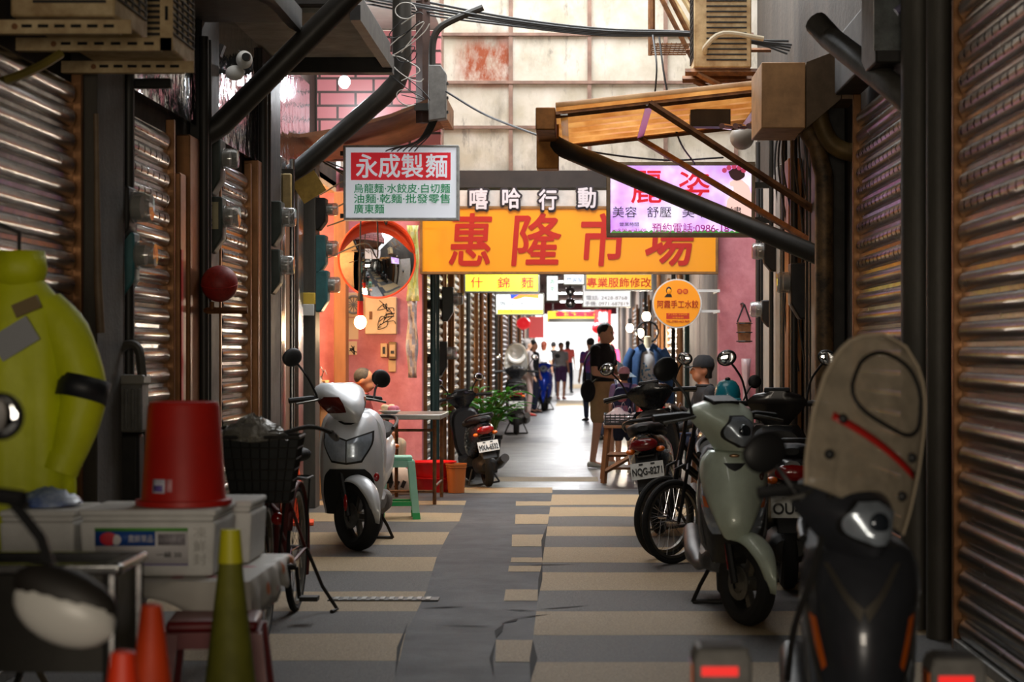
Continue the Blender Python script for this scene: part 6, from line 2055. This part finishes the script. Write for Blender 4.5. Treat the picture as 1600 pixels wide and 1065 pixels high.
def person(label, x, y, rz, H=1.70, J=None, spine=None, head=(0, -.02, 1.585), look=0.0, nod=0.0, skin=SKIN, top=None, sleeve='short', bottom=None, legs='long', shoes=None, hair=HAIR, hairlen=0.0, cap=None, bun=False, fat=1.0, z=0.0, grip=(.35, .35), vox=.013, category='person', name='person', skirt=None):
    """facing local -Y; J gives joint places for side 'R' (x<0) and 'L' (x>0)"""
    k = H / 1.70
    t = thing(name, label, category, (x, y, z), R(rz))
    J = J or {}

    def j(s, n):
        q = J.get(s + n, J.get(n))
        b = BASE[n] if q is None else q
        p = V(b)
        if q is None or (s + n) not in J:
            p.x *= 1 if s == 'L' else -1
        return p
    sp = spine or [((0, 0, .86), .15, .11), ((0, 0, .95), .155, .115), ((0, .0, 1.08), .135, .10), ((0, .0, 1.24), .155, .112), ((0, .0, 1.36), .165, .095), ((0, .0, 1.425), .09, .065), ((0, -.005, 1.47), .05, .05)]
    ring = lambda c, rx, ry, g=0: [V((c[0] + (rx + g) * math.cos(a), c[1] + (ry + g) * math.sin(a), c[2])) for a in [2 * PI * i / 20 for i in range(20)]]

    def spine_r(u):
        q = u * (len(sp) - 1)
        i = min(int(q), len(sp) - 2)
        f = q - i
        a, b = sp[i], sp[i + 1]
        return [a[0][m] + (b[0][m] - a[0][m]) * f for m in range(3)], (a[1] + (b[1] - a[1]) * f) * fat, (a[2] + (b[2] - a[2]) * f) * fat
    torso = lambda u0, u1, g=0, n=14: [ring(*spine_r(u0 + (u1 - u0) * i / n), g=g) for i in range(n + 1)]
    hd = V(head)
    HM = MX.Translation(hd) @ MX.Rotation(R(look), 4, 'Z') @ MX.Rotation(R(nod), 4, 'X')
    K = MX.Diagonal((k, k, k, 1))
    b = MB()
    b.loft(torso(0, 1))
    nb = V(sp[-1][0])
    b.cap(nb - V((0, 0, .03)), hd + V((0, .02, -.06)), .052, .050)
    b.ell((0, .01, .02), .076, .093, .105, 20, 14, HM).ell((0, -.030, -.055), .054, .058, .06, 16, 10, HM)
    b.add([HM @ p for p in MB().cap((0, -.083, .015), (0, -.108, -.022), .011, .015, 8).v], MB().cap((0, -.083, .015), (0, -.108, -.022), .011, .015, 8).f)
    for s in (-1, 1):
        b.ell((s * .078, .015, -.005), .012, .022, .034, 10, 8, HM)
    b.ell((0, -.086, -.060), .024, .012, .009, 10, 6, HM)
    for s in 'RL':
        b.cap(j(s, 'hip'), j(s, 'knee'), .078 * fat, .055)
        b.cap(j(s, 'knee'), j(s, 'ankle'), .054, .036)
        b.cap(j(s, 'ankle') - V((0, 0, .03)), j(s, 'toe'), .036, .03)
        b.cap(j(s, 'sh'), j(s, 'elbow'), .046, .037)
        b.cap(j(s, 'elbow'), j(s, 'wrist'), .037, .026)
        w_, tp = j(s, 'wrist'), j(s, 'tip')
        d = (tp - w_).normalized()
        sd = d.cross(V((1, 0, 0)) if abs(d.x) < .8 else V((0, 0, 1))).normalized()
        nn = d.cross(sd).normalized()
        b.tube([w_, w_ + d * .045, w_ + d * .085], [.024, .034, .030], 10)
        cu = grip[0 if s == 'R' else 1]
        for q in range(4):
            o = sd * (-.024 + .016 * q)
            L = (.062, .072, .068, .052)[q]
            p0 = w_ + d * .08 + o
            p1 = p0 + (d * math.cos(cu) + nn * math.sin(cu)) * L * .5
            p2 = p1 + (d * math.cos(cu * 2.2) + nn * math.sin(cu * 2.2)) * L * .5
            b.tube([p0, p1, p2], [.0095, .009, .0075], 8)
        p0 = w_ + d * .025 - sd * .024
        b.tube([p0, p0 - sd * .026 + d * .028, p0 - sd * .028 + d * .056 + nn * .012], [.012, .011, .008], 8)
    b.xf(K).obj('body', skin, t, remesh=vox * k)
    if top:
        c = MB().loft(torso(.06, .86, .016 if not skirt else .014))
        for s in 'RL':
            a, e, w_ = j(s, 'sh'), j(s, 'elbow'), j(s, 'wrist')
            c.cap(a, a.lerp(e, .62 if sleeve == 'short' else 1.0), .062, .056)
            if sleeve == 'long':
                c.cap(e, e.lerp(w_, .92), .052, .038)
        c.xf(K).obj('shirt', top, t, remesh=vox * k)
        MB().loft([ring(*spine_r(.86), g=.018), ring(*spine_r(.93), g=.016)], caps=False).xf(K).obj('collar', top, t, solid=.008)
    if bottom:
        c = MB()
        if skirt:
            c.loft([ring(*spine_r(.3), g=.012), ring(*spine_r(.12), g=.03), ring((sp[0][0][0], sp[0][0][1], skirt), .20, .16)])
        else:
            c.loft(torso(0, .26, .017))
        for s in 'RL':
            h, kn, an = j(s, 'hip'), j(s, 'knee'), j(s, 'ankle')
            if legs == 'short':
                c.cap(h, h.lerp(kn, .76), .096 * fat, .088)
            elif legs == 'long':
                c.cap(h, kn, .092 * fat, .07)
                c.cap(kn, kn.lerp(an, .94), .07, .056)
        c.xf(K).obj('skirt' if skirt else 'shorts' if legs == 'short' else 'trousers', bottom, t, remesh=vox * k)
    if shoes:
        for s in 'RL':
            a, to = j(s, 'ankle'), j(s, 'toe')
            d = V((to.x - a.x, to.y - a.y, 0)).normalized()
            sdv = V((-d.y, d.x, 0))
            rows = []
            for u, wd, h in ((-.07, .02, .05), (-.055, .036, .075), (0, .042, .085), (.07, .047, .065), (.14, .046, .045), (.185, .03, .035), (.20, .012, .02)):
                c0 = V((a.x, a.y, 0)) + d * u
                zb_ = min(a.z, to.z + .05) - .08 if a.z > .13 else .004
                rows.append([V((c0.x + sdv.x * wd * math.cos(q), c0.y + sdv.y * wd * math.cos(q), zb_ + h * .5 + h * .5 * math.sin(q))) for q in [2 * PI * i / 14 for i in range(14)]])
            MB().loft(rows).xf(K).obj('shoe', shoes, t)
    for s in (-1, 1):
        MB().ell((s * .031, -.083, .012), .011, .006, .006, 10, 6, HM).xf(K).obj('eye', INK, t)
        MB().obox(HM @ V((s * .033, -.087, .034)), (.032, .006, .006), HM.to_3x3().to_4x4()).xf(K).obj('eyebrow', hair, t)
    if hair:
        c = MB().ell((0, .026, .045), .086, .098, .094, 20, 14, HM)
        if hairlen:
            c.loft([[HM @ V((.08 * (1 - .25 * u) * math.cos(a), .055 + .045 * math.sin(a), .02 - hairlen * u)) for a in [2 * PI * i / 14 for i in range(14)]] for u in (0, .4, .8, 1)])
        if bun:
            c.ell((0, .12, .06), .045, .045, .045, 12, 8, HM)
        c.xf(K).obj('hair', hair, t, remesh=.012 * k)
    if cap:
        c = MB().lathe([(.001, .135), (.05, .128), (.082, .095), (.094, .045), (.092, .02), (.088, .02)], 24, HM @ MX.Translation((0, .02, .012)) @ MX.Diagonal((1, 1.12, 1, 1)))
        rows = [[HM @ V((x_, -.085 - .085 * u * math.sqrt(max(0, 1 - (x_ / .085) ** 2)), .038 - .012 * u)) for x_ in [-.08 + .016 * i for i in range(11)]] for u in (0, .5, 1)]
        c.xf(K).obj('cap', cap, t)
        MB().grid(rows).xf(K).obj('cap_brim', cap, t, solid=.006)
    return t


BTEE = mat('black_cotton', (26, 26, 28), .85, noise=.2, nscale=20, bump=.2, bscale=60)
KHAKI = mat('khaki', (184, 154, 110), .85, noise=.15, nscale=14, bump=.2, bscale=60)
SHOEW = mat('white_shoe', (226, 226, 216), .6, noise=.15, nscale=16)
NAVY = mat('navy_cloth', (34, 40, 62), .85, noise=.2)

man = person('standing man in black polo and khaki shorts looking down at papers in his hands', .27, 23.3, 58, 1.70,
             J={'Relbow': (-.225, -.03, 1.11), 'Rwrist': (-.07, -.235, 1.06), 'Rtip': (.02, -.29, 1.07), 'Lelbow': (.215, -.05, 1.12), 'Lwrist': (.08, -.25, 1.08), 'Ltip': (-.01, -.30, 1.10),
                'Rknee': (-.11, -.0, .49), 'Lknee': (.10, -.05, .50), 'Rankle': (-.12, .06, .085), 'Rtoe': (-.15, -.09, .03), 'Lankle': (.10, -.06, .085), 'Ltoe': (.12, -.21, .03)},
             head=(0, -.06, 1.565), nod=24, look=6, top=BTEE, bottom=KHAKI, legs='short', shoes=SHOEW, skin=SKIN, fat=1.06)
o = MB()
for k in range(5):
    o.obox((.01 - .01 * k, -.33 + .01 * k, 1.10 + .012 * k), (.20, .16, .006), MX.Rotation(.5 + .12 * k, 4, 'X') @ MX.Rotation(.2 * k, 4, 'Z'))
o = o.obj('paper_bundle', mat('pale_print_paper', (176, 196, 206), .6, noise=.5, nscale=24, c2=(96, 120, 140)), smooth=0)
o.matrix_world = MX.Translation((.27, 23.3, 0)) @ MX.Rotation(R(58), 4, 'Z')
tag(o, 'bundle of pale printed papers held by the standing man', 'papers')
t = thing('shoulder_bag', 'black shoulder bag hanging at the hip of the standing man', 'bag', (.27, 23.3, 0), R(58))
MB().ell((-.205, .07, .90), .045, .10, .135, 16, 12).obj('bag_body', BTEE, t)
MB().tube([(-.22, .10, 1.02), (-.12, .16, 1.25), (.06, .12, 1.43), (.13, .02, 1.45), (.10, -.12, 1.32), (-.08, -.15, 1.15), (-.22, .0, 1.0)], .012, 6, sm=4).obj('strap', BLK, t)

PURP = mat('lilac_cloth', (176, 150, 206), .85, noise=.1)
child = person('child in a pink cap and lilac top seen from behind the market stall', .50, 22.15, 172, 1.18,
               head=(0, -.02, 1.57), top=PURP, bottom=NAVY, legs='short', shoes=SHOEW, cap=mat('pink_cloth', (226, 168, 190), .8, noise=.1), hair=HAIR, hairlen=.10, vox=.015)
t = thing('backpack', 'navy school backpack with a picture patch on the child', 'backpack', (.50, 22.15, 0), R(172), None, .69)
MB().loft([[V((sx * .15 * q, .13 + .10 * (1 + sy) * q2, z)) for sx, sy in ((-1, -1), (1, -1), (1, 1), (-1, 1))] for z, q, q2 in ((.88, .85, .7), (.93, 1, 1), (1.22, 1, .95), (1.36, .8, .6), (1.40, .5, .3))]).obj('bag_body', mat('navy_nylon', (26, 34, 84), .6, noise=.2), t, bevel=.02)
MB().obox((0, .335, 1.02), (.20, .03, .17)).obj('front_pocket', mat('patch_blue', (74, 110, 170), .6, noise=.7, nscale=20, c2=(196, 110, 130)), t, bevel=.015)
MB().ell((0, .33, 1.21), .08, .02, .05).obj('picture_patch', mat('patch_pink', (206, 120, 140), .6, noise=.5, nscale=18), t)
for s in (-1, 1):
    MB().tube([(s * .11, .15, 1.36), (s * .12, .06, 1.44), (s * .12, -.10, 1.36), (s * .12, -.14, 1.18), (s * .13, .10, .96)], .018, 6, sm=4).obj('shoulder_strap', mat('strap_blue', (44, 60, 130), .6), t)
t = thing('yellow_scarf', 'pink and yellow cloth bundle hanging at the side of the child', 'cloth', (.66, 22.1, 0))
MB().tube([(0, 0, .98), (.04, 0, .86), (.03, -.02, .72), (.035, .0, .5), (.03, 0, .004)], [.05, .06, .065, .05, .02], 10, sm=3).obj('cloth_fold', mat('magenta_cloth', (214, 70, 120), .8, noise=.3, nscale=9, c2=(226, 180, 90)), t)

# the seated person in a black cap
sit = dict(hip=(.09, 0, .50), knee=(.12, -.42, .50), ankle=(.12, -.40, .085), toe=(.13, -.56, .03), sh=(.165, -.02, .97), elbow=(.21, -.10, .72), wrist=(.12, -.33, .62), tip=(.06, -.41, .61))
spine_s = [((0, 0, .46), .16, .13), ((0, 0, .54), .165, .13), ((0, .01, .67), .14, .11), ((0, 0, .83), .16, .115), ((0, -.02, .95), .165, .10), ((0, -.03, 1.01), .09, .07), ((0, -.04, 1.05), .05, .05)]
person('seated person in a black cap and black jacket seen in profile behind the scooters', 1.22, 18.9, -78, 1.72, J=sit, spine=spine_s, head=(0, -.06, 1.165), top=BTEE, sleeve='long', bottom=NAVY, legs='long', shoes=BLK, skin=SKIND, hair=HAIR, hairlen=.10, cap=BTEE, look=-8)
stool('wooden_stool', 'small stool under the seated person in the black cap', 1.24, 18.9, .1, WOODM, h=.445, w=.13, wb=.15)
# the person at the noodle table
person('grey-haired person in pale trousers seated low behind the grey steel table', -2.13, 19.15, 80, 1.58, J=sit, spine=spine_s, head=(0, -.08, 1.155), nod=25, top=mat('dull_red_shirt', (166, 72, 66), .8), sleeve='short', bottom=mat('stone_cloth', (176, 158, 130), .85), legs='long', shoes=mat('dark_sandal', (60, 44, 36), .6), skin=SKIND, hair=mat('grey_hair', (62, 60, 58), .8, noise=.4, nscale=60))
stool('wooden_stool', 'small stool under the grey-haired person by the noodle table', -2.13, 19.17, .1, WOODM, h=.40, w=.13, wb=.15)

# people far inside the market
WALK = {'Rknee': (-.09, -.12, .50), 'Rankle': (-.10, -.08, .085), 'Rtoe': (-.11, -.24, .03), 'Lankle': (.09, .16, .10), 'Ltoe': (.10, .02, .03)}
CORAL = mat('coral_cloth', (232, 96, 84), .85)
person('person in a coral top and dark trousers walking toward the bright corridor mouth', -.38, 66, 168, 1.72, J=dict(WALK, Lelbow=(.30, .02, 1.22), Lwrist=(.45, -.1, 1.2), Ltip=(.53, -.14, 1.2)), top=CORAL, sleeve='short', bottom=NAVY, shoes=BLK, hairlen=.30, vox=.02)
GREYC = mat('grey_cloth', (150, 146, 144), .85, noise=.2)
person('person with brown bare legs in dark shorts beside the blue scooter', -.52, 57, 20, 1.62, top=GREYC, bottom=mat('plum_cloth', (70, 40, 80), .85), legs='short', shoes=mat('red_shoe', (150, 50, 36), .6), skin=SKIND, vox=.02, J={'Relbow': (-.27, -.02, 1.14), 'Rwrist': (-.33, -.18, 1.0), 'Rtip': (-.36, -.27, .98)})
person('person in a white top with reddish hair behind the blue scooter', -.92, 52, 160, 1.62, top=mat('white_cotton', (226, 228, 228), .8), bottom=NAVY, shoes=BLK, hair=mat('auburn_hair', (120, 52, 30), .7), hairlen=.12, vox=.02)
person('person in a grey hooded top standing between the two scooters in the corridor', -1.10, 42, 120, 1.62, top=mat('pale_grey_cloth', (186, 174, 170), .85, noise=.2), sleeve='long', bottom=mat('pale_pink_cloth', (206, 176, 166), .85), shoes=mat('red_shoe2', (186, 36, 36), .6), hair=mat('grey_hood', (166, 158, 152), .9), hairlen=.12, vox=.02)
person('dark-haired person in black beside the grey-hooded one', -1.02, 44.3, 60, 1.60, top=BTEE, bottom=NAVY, shoes=BLK, skin=SKIND, hairlen=.2, vox=.02)
person('person with black hair and dark clothes near the bright corridor mouth', -.80, 62, 180, 1.66, top=BTEE, bottom=NAVY, shoes=BLK, vox=.02)
person('person in a magenta top standing just beyond the man in khaki shorts', .42, 30.5, 150, 1.66, top=mat('magenta_top', (206, 40, 96), .8), bottom=NAVY, shoes=BLK, vox=.017)
person('person in navy and red clothes half hidden by the man with the papers', .22, 39, 200, 1.62, top=mat('red_blue_cloth', (150, 36, 50), .8, noise=.6, nscale=7, c2=(40, 60, 140)), bottom=NAVY, shoes=BLK, vox=.02)
